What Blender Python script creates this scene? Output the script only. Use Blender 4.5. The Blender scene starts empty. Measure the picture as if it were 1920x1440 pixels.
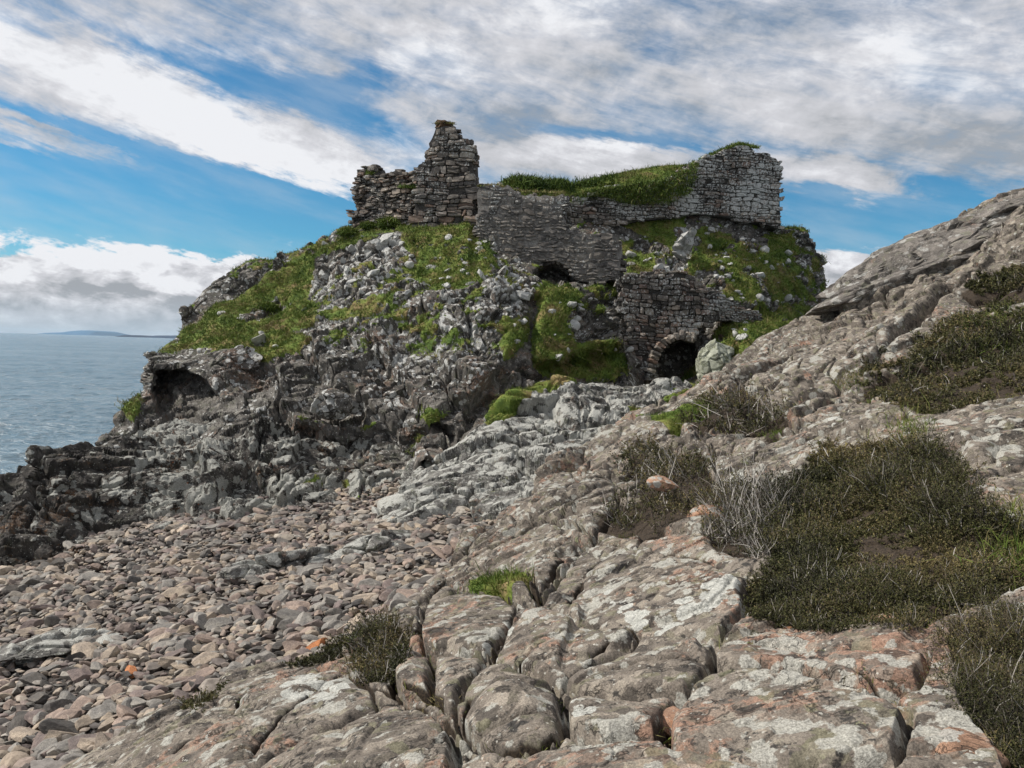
import bpy, math
import numpy as np
from concurrent.futures import ThreadPoolExecutor
from mathutils import Vector, Matrix
from mathutils.bvhtree import BVHTree
Q = 1.0                                   # mesh density
rad = math.radians
S = bpy.context.scene
COL = S.collection
rng = np.random.default_rng(11)
F32 = np.float32

# ------------------------------------------------------------------ camera
EYE = 9.0
PITCH, ROLL = rad(-2.72), rad(1.68)
FPX = 1450.0                              # focal length in pixels of a 1920 px wide frame
fw = Vector((0, math.cos(PITCH), math.sin(PITCH)))
r0 = Vector((1, 0, 0)); u0 = r0.cross(fw)
rt = r0 * math.cos(ROLL) + u0 * math.sin(ROLL)
up = rt.cross(fw)
cam_d = bpy.data.cameras.new('camera'); cam = bpy.data.objects.new('camera', cam_d); COL.objects.link(cam)
m3 = Matrix((rt, up, -fw)).transposed()
cam.matrix_world = Matrix.Translation((0, 0, EYE)) @ m3.to_4x4()
cam_d.sensor_width = 36.0; cam_d.lens = 36.0 * FPX / 1920.0
cam_d.clip_start = 0.05; cam_d.clip_end = 60000
S.camera = cam
FW, RT, UP = (np.array(v[:]) for v in (fw, rt, up))

def P(px, py, d):
    'the place that stands d metres in front of the eye in the direction of a point of the photograph'
    px = np.asarray(px, float); py = np.asarray(py, float); d = np.asarray(d, float)
    r = FW + ((px - 960) / FPX)[..., None] * RT + ((720 - py) / FPX)[..., None] * UP
    return np.array((0, 0, EYE)) + r * d[..., None]

def proj(p):
    q = np.asarray(p, float) - np.array((0, 0, EYE))
    d = q @ FW
    dd = np.where(np.abs(d) < 1e-4, 1e-4, d)
    return 960 + FPX * (q @ RT) / dd, 720 - FPX * (q @ UP) / dd, d

# ------------------------------------------------------------------ light
SUN_EL, SUN_AZ = rad(46), rad(-86)        # azimuth from straight ahead, to the left
sd = bpy.data.lights.new('sun', 'SUN'); sd.energy = 4.7; sd.angle = rad(1.5); sd.color = (1.0, 0.95, 0.88)
so = bpy.data.objects.new('sun', sd); COL.objects.link(so)
sv = Vector((math.sin(SUN_AZ) * math.cos(SUN_EL), math.cos(SUN_AZ) * math.cos(SUN_EL), math.sin(SUN_EL)))
so.rotation_euler = sv.to_track_quat('Z', 'Y').to_euler(); so.location = (-40, 20, 60)
S.view_settings.view_transform = 'Standard'; S.view_settings.look = 'None'
S.view_settings.exposure = 0.12; S.view_settings.gamma = 1.0
S.cycles.max_bounces = 5; S.cycles.diffuse_bounces = 3; S.cycles.glossy_bounces = 2
S.cycles.transparent_max_bounces = 4; S.cycles.use_denoising = True; S.cycles.denoiser = 'OPENIMAGEDENOISE'; S.cycles.denoising_prefilter = 'ACCURATE'
S.cycles.sample_clamp_direct = 5.0; S.cycles.sample_clamp_indirect = 4.0
S.cycles.use_adaptive_sampling = True; S.cycles.adaptive_threshold = 0.02

# ------------------------------------------------------------------ node helpers
class NT:
    def __init__(s, tree): s.t = tree; tree.nodes.clear()
    def n(s, typ, **kw):
        nd = s.t.nodes.new(typ)
        for k, v in kw.items():
            if k in nd.inputs.keys() or isinstance(k, int): s.put(nd.inputs[k], v)
            else: setattr(nd, k, v)
        return nd
    def put(s, inp, v):
        if isinstance(v, bpy.types.NodeSocket): s.t.links.new(v, inp)
        elif v is not None:
            try: inp.default_value = v
            except Exception:
                inp.default_value = (*v, 1.0) if len(v) == 3 else v
    def m(s, op, a, b=None, c=None, clamp=False):
        nd = s.t.nodes.new('ShaderNodeMath'); nd.operation = op; nd.use_clamp = clamp
        for i, v in enumerate((a, b, c)):
            if v is not None: s.put(nd.inputs[i], v)
        return nd.outputs[0]
    def v(s, op, a, b=None, sc=None):
        nd = s.t.nodes.new('ShaderNodeVectorMath'); nd.operation = op
        s.put(nd.inputs[0], a)
        if b is not None: s.put(nd.inputs[1], b)
        if sc is not None: s.put(nd.inputs['Scale'], sc)
        return nd.outputs[1] if op in ('DOT_PRODUCT', 'LENGTH') else nd.outputs[0]
    def noise(s, vec, scale, detail=4, rough=0.55, dist=0.0, out=0):
        nd = s.t.nodes.new('ShaderNodeTexNoise')
        s.put(nd.inputs['Vector'], vec); nd.inputs['Scale'].default_value = scale
        nd.inputs['Detail'].default_value = detail; nd.inputs['Roughness'].default_value = rough
        nd.inputs['Distortion'].default_value = dist
        return nd.outputs[out]
    def vor(s, vec, scale, feature='F1', out='Distance', rand=1.0):
        nd = s.t.nodes.new('ShaderNodeTexVoronoi'); nd.feature = feature
        s.put(nd.inputs['Vector'], vec); nd.inputs['Scale'].default_value = scale
        nd.inputs['Randomness'].default_value = rand
        return nd.outputs[out]
    def ss(s, x, a, b, lo=0.0, hi=1.0):
        nd = s.t.nodes.new('ShaderNodeMapRange'); nd.interpolation_type = 'SMOOTHSTEP'
        s.put(nd.inputs[0], x); s.put(nd.inputs[1], a); s.put(nd.inputs[2], b)
        nd.inputs[3].default_value = lo; nd.inputs[4].default_value = hi
        return nd.outputs[0]
    def mix(s, f, a, b, mode='MIX'):
        nd = s.t.nodes.new('ShaderNodeMix'); nd.data_type = 'RGBA'; nd.blend_type = mode
        s.put(nd.inputs[0], f); s.put(nd.inputs[6], a); s.put(nd.inputs[7], b)
        return nd.outputs[2]
    def ramp(s, f, stops):
        nd = s.t.nodes.new('ShaderNodeValToRGB'); e = nd.color_ramp.elements
        while len(e) < len(stops): e.new(0.5)
        for el, (p, c) in zip(e, stops): el.position = p; el.color = (*c, 1.0)
        s.put(nd.inputs[0], f); return nd.outputs[0]
    def attr(s, name, out=2):
        nd = s.t.nodes.new('ShaderNodeAttribute'); nd.attribute_name = name
        return nd.outputs[out]

# ------------------------------------------------------------------ sky
def build_world():
    w = bpy.data.worlds.new('World'); S.world = w; w.use_nodes = True
    T = NT(w.node_tree)
    geo = T.n('ShaderNodeNewGeometry')
    d = T.v('SCALE', geo.outputs['Incoming'], sc=-1.0)
    sky = T.n('ShaderNodeTexSky', sky_type='NISHITA', sun_disc=False, sun_elevation=SUN_EL, sun_rotation=SUN_AZ,
              altitude=10.0, air_density=1.0, dust_density=0.3, ozone_density=2.5)
    sx = T.n('ShaderNodeSeparateXYZ', Vector=d)
    X, Y, Z = sx.outputs
    az = T.m('MULTIPLY', T.m('ARCTAN2', X, Y), 57.29578)
    el = T.m('MULTIPLY', T.m('ARCSINE', Z), 57.29578)
    def azel(px, py):
        q = P(px, py, 1.0) - np.array((0, 0, EYE)); q /= np.linalg.norm(q)
        return math.degrees(math.atan2(q[0], q[1])), math.degrees(math.asin(q[2]))
    # perspective plane of the cloud layer, streaks run from upper left to lower right of the view
    zz = T.m('MAXIMUM', Z, 0.0)
    inv = T.m('DIVIDE', 1.0, T.m('ADD', zz, 0.10))
    plane = T.n('ShaderNodeCombineXYZ', X=T.m('MULTIPLY', X, inv), Y=T.m('MULTIPLY', Y, inv), Z=0.0).outputs[0]
    a2 = rad(-14)
    u = T.m('ADD', T.m('MULTIPLY', az, math.cos(a2)), T.m('MULTIPLY', el, math.sin(a2)))
    vv = T.m('ADD', T.m('MULTIPLY', az, -math.sin(a2)), T.m('MULTIPLY', el, math.cos(a2)))
    st = T.n('ShaderNodeCombineXYZ', X=T.m('MULTIPLY', u, 0.05), Y=T.m('MULTIPLY', vv, 0.22), Z=3.7).outputs[0]
    iso = T.n('ShaderNodeCombineXYZ', X=T.m('MULTIPLY', az, 0.1), Y=T.m('MULTIPLY', el, 0.15), Z=1.3).outputs[0]
    n_st = T.noise(st, 1.0, 7, 0.6, 0.8)
    n_iso = T.noise(iso, 1.0, 8, 0.58, 0.3)
    n_big = T.noise(iso, 0.35, 4, 0.5, 0.2)
    # warped coordinates so that the banks of cloud have ragged outlines
    waz = T.m('ADD', az, T.m('MULTIPLY', T.m('SUBTRACT', T.noise(iso, 2.2, 6, 0.62, 0.3), 0.5), 7.0))
    wel = T.m('ADD', el, T.m('MULTIPLY', T.m('SUBTRACT', T.noise(st, 1.6, 8, 0.66), 0.5), 5.5))
    def blob(px, py, rx, ry, rot, amp):
        ca, ce = azel(px, py); rx = rx / 25.3; ry = ry / 25.3; c, s_ = math.cos(rad(rot)), math.sin(rad(rot))
        dx = T.m('SUBTRACT', waz, ca); dy = T.m('SUBTRACT', wel, ce)
        a = T.m('ADD', T.m('MULTIPLY', dx, c / rx), T.m('MULTIPLY', dy, s_ / rx))
        b = T.m('ADD', T.m('MULTIPLY', dx, -s_ / ry), T.m('MULTIPLY', dy, c / ry))
        r2 = T.m('ADD', T.m('MULTIPLY', a, a), T.m('MULTIPLY', b, b))
        return T.m('MULTIPLY', T.m('EXPONENT', T.m('MULTIPLY', r2, -1.0)), amp)
    cover = T.m('ADD', 0.62, 0.0)
    # (px, py, rx, ry, rotation, amount): openings are negative, banks positive
    for b in [(560,175,190,30,-17,-1.1),(330,125,210,20,-16,-0.75),(690,165,60,24,8,-0.7),
              (60,228,120,12,-12,-1.1),(220,265,150,13,-13,-1.2),(430,318,200,16,-12,-1.1),(120,300,260,14,-8,-0.6),
              (300,365,420,50,-5,-1.3),(600,380,200,50,0,-1.0),(100,410,500,50,0,-1.1),(520,440,300,40,0,-0.6),
              (1130,262,110,18,-8,-0.9),(1250,282,80,12,-8,-0.7),
              (1640,425,200,46,2,-1.7),(1760,350,70,22,-20,-0.8),(1505,372,50,14,0,-0.9),(1850,420,110,34,6,-0.9),(1560,285,120,12,-10,-0.35),
              (80,243,150,12,-11,1.0),(330,280,120,8,-12,0.6),(100,292,200,9,-9,1.0),(360,375,150,7,-3,0.85),(380,235,330,32,-15,1.2),(620,290,100,26,-25,0.8),
              (60,550,140,34,0,0.95),(300,535,200,40,0,1.2),(460,550,160,50,0,1.1),(500,432,50,28,-10,1.5),(200,590,500,40,0,1.4),(400,437,36,12,0,0.7),
              (1600,525,180,40,0,2.4),(1080,300,180,20,-5,0.9),(1620,350,100,30,-25,0.8)]:
        cover = T.m('ADD', cover, blob(*b))
    # elsewhere in the sky the same broken deck goes on
    cover = T.m('ADD', cover, T.m('MULTIPLY', T.m('SUBTRACT', n_st, 0.5), 1.5))
    cover = T.m('ADD', cover, T.m('MULTIPLY', T.m('SUBTRACT', n_iso, 0.5), 0.9))
    low = T.ss(el, 9.0, 5.0)
    wisp = T.noise(st, 3.4, 7, 0.7, 0.6); bil = T.noise(T.n('ShaderNodeCombineXYZ', X=T.m('MULTIPLY', az, 0.42), Y=T.m('MULTIPLY', el, 0.75), Z=5.0).outputs[0], 1.0, 8, 0.6, 0.25)
    cover = T.m('ADD', cover, T.m('MULTIPLY', T.m('SUBTRACT', wisp, 0.5), T.m('SUBTRACT', 1.1, T.m('MULTIPLY', low, 0.85))))
    cover = T.m('ADD', cover, T.m('MULTIPLY', T.m('SUBTRACT', bil, 0.5), T.m('ADD', 0.8, T.m('MULTIPLY', low, 2.4))))
    e0 = T.m('SUBTRACT', T.m('MULTIPLY', low, 0.27), 0.22); e1 = T.m('SUBTRACT', 0.95, T.m('MULTIPLY', low, 0.45))
    dens = T.ss(cover, e0, e1)
    # cloud colour: bright where thin or lit, grey where thick
    shade = T.m('ADD', T.m('MULTIPLY', T.m('SUBTRACT', T.noise(st, 0.8, 6, 0.55, 0.5), 0.5), 1.6),
                T.m('MULTIPLY', T.m('SUBTRACT', T.noise(iso, 0.9, 7, 0.6, 0.4), 0.5), 1.5))
    shade = T.m('ADD', shade, 0.5)
    shade = T.m('ADD', shade, T.m('MULTIPLY', T.m('SUBTRACT', bil, 0.48), T.m('ADD', 1.1, T.m('MULTIPLY', low, 2.2))))
    shade = T.m('ADD', shade, T.m('MULTIPLY', T.m('SUBTRACT', wisp, 0.5), 0.5))
    for b in [(350,225,420,40,-14,0.65),(930,280,90,60,0,-0.25),(1000,210,240,60,0,-0.25),(1100,290,160,20,-4,0.55),
              (1560,340,140,24,-22,0.4),(280,475,240,22,0,0.6),(500,425,50,20,0,0.5),(330,560,300,10,0,-0.5),(100,545,200,14,0,0.35),(200,590,420,30,0,-0.15),(1700,280,240,70,0,-0.3),
              (900,150,170,22,-10,0.25),(1600,170,260,80,0,0.2),(1400,60,250,40,0,-0.2),(100,100,250,40,-12,0.1),(240,560,300,16,0,-0.4),(740,250,30,25,0,0.6)]:
        shade = T.m('ADD', shade, blob(*b))
    ccol = T.ramp(shade, [(0.05, (3.4, 3.6, 3.9)), (0.35, (5.0, 5.1, 5.4)), (0.62, (6.0, 6.05, 6.4)), (0.95, (8.0, 8.1, 8.4))])
    blue = T.mix(1.0, sky.outputs[0], (0.34, 0.77, 0.93, 1), 'MULTIPLY')
    # thin veil
    blue = T.mix(T.ss(T.noise(st, 1.9, 6, 0.6), 0.35, 0.8, 0.0, 0.35), blue, (5.6, 6.0, 6.5, 1))
    col = T.mix(dens, blue, ccol)
    hz = T.ss(el, 0.0, 3.2, 0.75, 0.0)
    col = T.mix(hz, col, (4.3, 5.1, 5.9, 1))
    bg = T.n('ShaderNodeBackground', Color=col, Strength=0.1)
    out = T.n('ShaderNodeOutputWorld', Surface=bg.outputs[0])
build_world()
S.world.cycles.sampling_method = 'MANUAL'; S.world.cycles.sample_map_resolution = 512

# ------------------------------------------------------------------ numeric noise
def _h(ix, iy, iz, seed):
    n = (ix * np.uint32(73856093)) ^ (iy * np.uint32(19349663)) ^ (iz * np.uint32(83492791)) ^ np.uint32((seed * 2654435761) & 0xffffffff)
    n = (n ^ (n >> np.uint32(13))) * np.uint32(1274126177)
    n ^= n >> np.uint32(16); n *= np.uint32(2246822519); n ^= n >> np.uint32(15)
    return n
def _par(fn, p, *a, chunk=60000):
    p = np.ascontiguousarray(p, F32)
    if len(p) <= chunk: return fn(p, *a)
    parts = [p[i:i + chunk] for i in range(0, len(p), chunk)]
    with ThreadPoolExecutor(4) as ex: res = list(ex.map(lambda q: fn(q, *a), parts))
    if isinstance(res[0], tuple): return tuple(np.concatenate([r[k] for r in res]) for k in range(len(res[0])))
    return np.concatenate(res)
def _perlin(p, seed):
    f = np.floor(p); t = p - f; i = f.astype(np.int64).astype(np.uint32)
    w = t * t * t * (t * (t * 6 - 15) + 10)
    out = 0
    for dx in (0, 1):
        wx = w[:, 0] if dx else 1 - w[:, 0]
        for dy in (0, 1):
            wy = w[:, 1] if dy else 1 - w[:, 1]
            for dz in (0, 1):
                wz = w[:, 2] if dz else 1 - w[:, 2]
                h = _h(i[:, 0] + np.uint32(dx), i[:, 1] + np.uint32(dy), i[:, 2] + np.uint32(dz), seed)
                g = ((h & np.uint32(1023)).astype(F32) / 511.5 - 1) * (t[:, 0] - dx) + \
                    (((h >> np.uint32(10)) & np.uint32(1023)).astype(F32) / 511.5 - 1) * (t[:, 1] - dy) + \
                    (((h >> np.uint32(20)) & np.uint32(1023)).astype(F32) / 511.5 - 1) * (t[:, 2] - dz)
                out = out + g * wx * wy * wz
    return out.astype(F32)
def perlin(p, scale=1.0, seed=1): return _par(_perlin, np.asarray(p) * scale, seed)
def _fbm(p, seed, octv, gain, ridged):
    s = 0; a = 1.0; tot = 0
    for o in range(octv):
        n = _perlin(p * (2.03 ** o) + o * 7.3, seed + o)
        if ridged: n = 0.5 - np.abs(n) * 2
        s = s + a * n; tot += a; a *= gain
    return s / tot
def fbm(p, scale=1.0, seed=1, octv=4, gain=0.5, ridged=False): return _par(_fbm, np.asarray(p) * scale, seed, octv, gain, ridged)
def _vor(p, seed, jit):
    f = np.floor(p); t = p - f; i = f.astype(np.int64).astype(np.uint32)
    n = len(p); f1 = np.full(n, 9., F32); f2 = np.full(n, 9., F32)
    cid = np.zeros(n, np.uint32); vec = np.zeros((n, 3), F32)
    for dx in (-1, 0, 1):
        for dy in (-1, 0, 1):
            for dz in (-1, 0, 1):
                h = _h(i[:, 0] + np.uint32(dx & 0xffffffff), i[:, 1] + np.uint32(dy & 0xffffffff), i[:, 2] + np.uint32(dz & 0xffffffff), seed)
                qx = dx + 0.5 + jit * ((h & np.uint32(1023)).astype(F32) / 1023 - .5) - t[:, 0]
                qy = dy + 0.5 + jit * (((h >> np.uint32(10)) & np.uint32(1023)).astype(F32) / 1023 - .5) - t[:, 1]
                qz = dz + 0.5 + jit * (((h >> np.uint32(20)) & np.uint32(1023)).astype(F32) / 1023 - .5) - t[:, 2]
                d = np.sqrt(qx * qx + qy * qy + qz * qz)
                c = d < f1
                f2 = np.where(c, f1, np.minimum(f2, d)); f1 = np.where(c, d, f1)
                cid = np.where(c, h, cid)
                vec[:, 0] = np.where(c, -qx, vec[:, 0]); vec[:, 1] = np.where(c, -qy, vec[:, 1]); vec[:, 2] = np.where(c, -qz, vec[:, 2])
    return f1, f2, cid, vec
def vor(p, seed=1, jit=1.0): return _par(_vor, p, seed, jit)
def rot_basis(dip_dir, dip, spin=0.0):
    'axes u, v in the bedding plane and w across it'
    w = np.array((math.sin(dip) * math.cos(dip_dir), math.sin(dip) * math.sin(dip_dir), math.cos(dip)))
    a = np.array((-math.sin(dip_dir), math.cos(dip_dir), 0.)); b = np.cross(w, a)
    c, s_ = math.cos(spin), math.sin(spin)
    return np.stack((a * c + b * s_, -a * s_ + b * c, w))
def sstep(x, a, b):
    t = np.clip((x - a) / (b - a), 0, 1); return t * t * (3 - 2 * t)

def blocks(p, size, amp, tilt, crack, cw, seed, basis=None, warp=0.25, roundness=0.0, jit=1.0, soft=0.12):
    """height of broken rock: every cell is a block with its own offset and tilt, cracks between them.
    size = (u, v, w) block size in metres; returns height in metres, edge distance (0 in the crack) and a random number per block"""
    s = np.asarray(size, float); m = float(s.mean())
    q = p + warp * m * np.stack([fbm(p, 0.8 / m, seed + 31 * k, 3) for k in range(3)], 1) * 2
    if basis is not None: q = q @ basis.T
    q = q / s
    f1, f2, cid, vec = vor(q, seed, jit)
    r = (cid & np.uint32(0xff)).astype(F32) / 255; r2 = ((cid >> np.uint32(8)) & np.uint32(0xff)).astype(F32) / 255
    r3 = ((cid >> np.uint32(16)) & np.uint32(0xff)).astype(F32) / 255; r4 = ((cid >> np.uint32(24)) & np.uint32(0xff)).astype(F32) / 255
    e = f2 - f1
    h = amp * (r - .5) + tilt * ((r2 - .5) * vec[:, 0] + (r3 - .5) * vec[:, 1] + (r4 - .5) * vec[:, 2])
    if soft: h = h * sstep(e, 0, soft)
    h = h - crack * np.exp(-(e / cw) ** 2)
    if roundness: h = h + roundness * (1 - np.exp(-e / 0.16))
    return h, e, (r3 + r4) * .5

def terrace(p, w, T_, k, seed, wob=0.35, sharp=0.8):
    'ledges where beds crop out: height along the normal'
    c = (p @ np.asarray(w)) / T_ + fbm(p, 0.35 / T_ ** .5, seed, 4, .55) * wob * 2
    i = np.floor(c); f = c - i; a = 0.5 + ((_h(i.astype(np.int64).astype(np.uint32), np.uint32(3) + 0 * i.astype(np.int64).astype(np.uint32), np.uint32(7) + 0 * i.astype(np.int64).astype(np.uint32), seed) & np.uint32(255)).astype(F32) / 255)
    return T_ * k * a * (sstep(f, sharp, 1.0) - f)

# ------------------------------------------------------------------ masks painted on the place by outlines
def poly_sd(px, py, poly):
    'signed distance in photograph pixels, positive inside'
    a = np.asarray(poly, F32); b = np.roll(a, -1, 0)
    px = np.asarray(px, F32); py = np.asarray(py, F32)
    best = np.full(px.shape, 1e9, F32); ins = np.zeros(px.shape, bool)
    for (x0, y0), (x1, y1) in zip(a, b):
        ex, ey = x1 - x0, y1 - y0; l = ex * ex + ey * ey + 1e-9
        t = np.clip(((px - x0) * ex + (py - y0) * ey) / l, 0, 1)
        best = np.minimum(best, (px - x0 - t * ex) ** 2 + (py - y0 - t * ey) ** 2)
        if y0 != y1:
            c = ((y0 > py) != (y1 > py)) & (px < ex * (py - y0) / ey + x0); ins ^= c
    d = np.sqrt(best); return np.where(ins, d, -d)
def poly_mask(px, py, polys, soft=12, wob=None):
    m = np.zeros(px.shape, F32)
    for poly in polys:
        sd_ = poly_sd(px, py, poly)
        if wob is not None: sd_ = sd_ + wob
        m = np.maximum(m, sstep(sd_, -soft, soft))
    return m
def line_d(pts3, lines3):
    'distance in metres from each point to a set of 3-D polylines'
    best = np.full(len(pts3), 1e9, F32)
    for ln in lines3:
        for a, b in zip(ln[:-1], ln[1:]):
            e = b - a; l = float(e @ e) + 1e-9
            w = pts3 - a; t = np.clip((w @ e) / l, 0, 1)
            dd = w - t[:, None] * e
            best = np.minimum(best, (dd * dd).sum(1))
    return np.sqrt(best)

# ------------------------------------------------------------------ surfaces lofted through surveyed points
def cr(p, t):
    'Catmull-Rom along axis 0'
    n = len(p); i = np.clip(np.floor(t).astype(int), 0, n - 2); u = (t - i)[:, None, None]
    g = lambda k: p[np.clip(k, 0, n - 1)]
    p0, p1, p2, p3 = g(i - 1), g(i), g(i + 1), g(i + 2)
    p0 = np.where((i == 0)[:, None, None], 2 * p1 - p2, p0); p3 = np.where((i == n - 2)[:, None, None], 2 * p2 - p1, p3)
    return 0.5 * (2 * p1 + (p2 - p0) * u + (2 * p0 - 5 * p1 + 4 * p2 - p3) * u ** 2 + (3 * p1 - p0 - 3 * p2 + p3) * u ** 3)
def loft(net, step, cap=60.0):
    'net: rows x columns x 3 world points; sampled so that a step is about the same apparent size everywhere'
    net = np.asarray(net, float)
    px, py, d = proj(net); px = np.clip(px, -400, 2400); py = np.clip(py, -300, 1900)
    dr = np.hypot(np.diff(px, axis=0), np.diff(py, axis=0)).max(1); dc = np.hypot(np.diff(px, axis=1), np.diff(py, axis=1)).max(0)
    def ts(dd):
        out = []
        for k, L in enumerate(dd):
            m = max(3, int(L / step)); out.append(k + np.arange(m) / m)
        return np.concatenate(out + [[len(dd)]])
    tr, tc = ts(dr), ts(dc)
    a = cr(net, tr)                                   # rows refined
    b = cr(a.transpose(1, 0, 2), tc).transpose(1, 0, 2)
    return b, tr, tc
def gnormals(g):
    du = np.gradient(g, axis=1); dv = np.gradient(g, axis=0)
    n = np.cross(dv, du); n /= np.linalg.norm(n, axis=2, keepdims=True) + 1e-9
    if n[..., 2].sum() < 0: n = -n
    return n
def smooth_n(g, it):
    for _ in range(it):
        h = g.copy()
        h[1:-1] = (g[:-2] + g[2:] + 2 * g[1:-1]) / 4
        k = h.copy(); k[:, 1:-1] = (h[:, :-2] + h[:, 2:] + 2 * h[:, 1:-1]) / 4
        g = k
    return g / (np.linalg.norm(g, axis=2, keepdims=True) + 1e-9)

def raw_mesh(name, v, f, k, mats, attrs=None, smooth=False, fmat=None):
    'v: n x 3, f: m x k face indices (all faces the same number of corners)'
    me = bpy.data.meshes.new(name)
    v = np.asarray(v, F32); f = np.asarray(f, np.int32)
    me.vertices.add(len(v)); me.vertices.foreach_set('co', v.ravel())
    me.loops.add(f.size); me.loops.foreach_set('vertex_index', f.ravel())
    me.polygons.add(len(f)); me.polygons.foreach_set('loop_start', np.arange(len(f), dtype=np.int32) * k)
    me.polygons.foreach_set('loop_total', np.full(len(f), k, np.int32))
    for m in (mats if isinstance(mats, (list, tuple)) else [mats]): me.materials.append(m)
    if fmat is not None: me.polygons.foreach_set('material_index', np.asarray(fmat, np.int32))
    me.polygons.foreach_set('use_smooth', np.full(len(f), smooth))
    for n_, a in (attrs or {}).items():
        at = me.attributes.new(n_, 'FLOAT', 'POINT'); at.data.foreach_set('value', np.asarray(a, F32).ravel())
    me.update(calc_edges=True); me.validate()
    return me
def link(name, me, parent=None, **props):
    o = bpy.data.objects.new(name, me); COL.objects.link(o)
    if parent is not None: o.parent = parent
    for k_, v_ in props.items(): o[k_] = v_
    return o
def grid_faces(R, C, flip=False):
    i = np.arange(R * C, dtype=np.int32).reshape(R, C)
    a, b, c, d = i[:-1, :-1].ravel(), i[:-1, 1:].ravel(), i[1:, 1:].ravel(), i[1:, :-1].ravel()
    return np.stack((a, d, c, b) if flip else (a, b, c, d), 1)
def grid_obj(name, g, mat, attrs, **props):
    R, C = g.shape[:2]
    n = gnormals(g); du = np.gradient(g, axis=1); dv = np.gradient(g, axis=0)
    flip = (np.cross(du, dv) * n).sum() < 0
    me = raw_mesh(name, g.reshape(-1, 3), grid_faces(R, C, flip), 4, mat, attrs)
    return link(name, me, **props)

# ------------------------------------------------------------------ materials
def new_mat(name):
    m = bpy.data.materials.new(name); m.use_nodes = True; return m, NT(m.node_tree)
def finish(T, col, rough=0.9, bump=None, strength=1.0, dist=0.02, spec=0.3, extra=None):
    b = T.n('ShaderNodeBsdfPrincipled'); T.put(b.inputs['Base Color'], col); T.put(b.inputs['Roughness'], rough)
    T.put(b.inputs['Specular IOR Level'], spec)
    if bump is not None:
        bn = T.n('ShaderNodeBump'); bn.inputs['Strength'].default_value = strength; bn.inputs['Distance'].default_value = dist
        T.put(bn.inputs['Height'], bump); T.t.links.new(bn.outputs[0], b.inputs['Normal'])
    for k_, v_ in (extra or {}).items(): T.put(b.inputs[k_], v_)
    T.n('ShaderNodeOutputMaterial', Surface=b.outputs[0])

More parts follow.
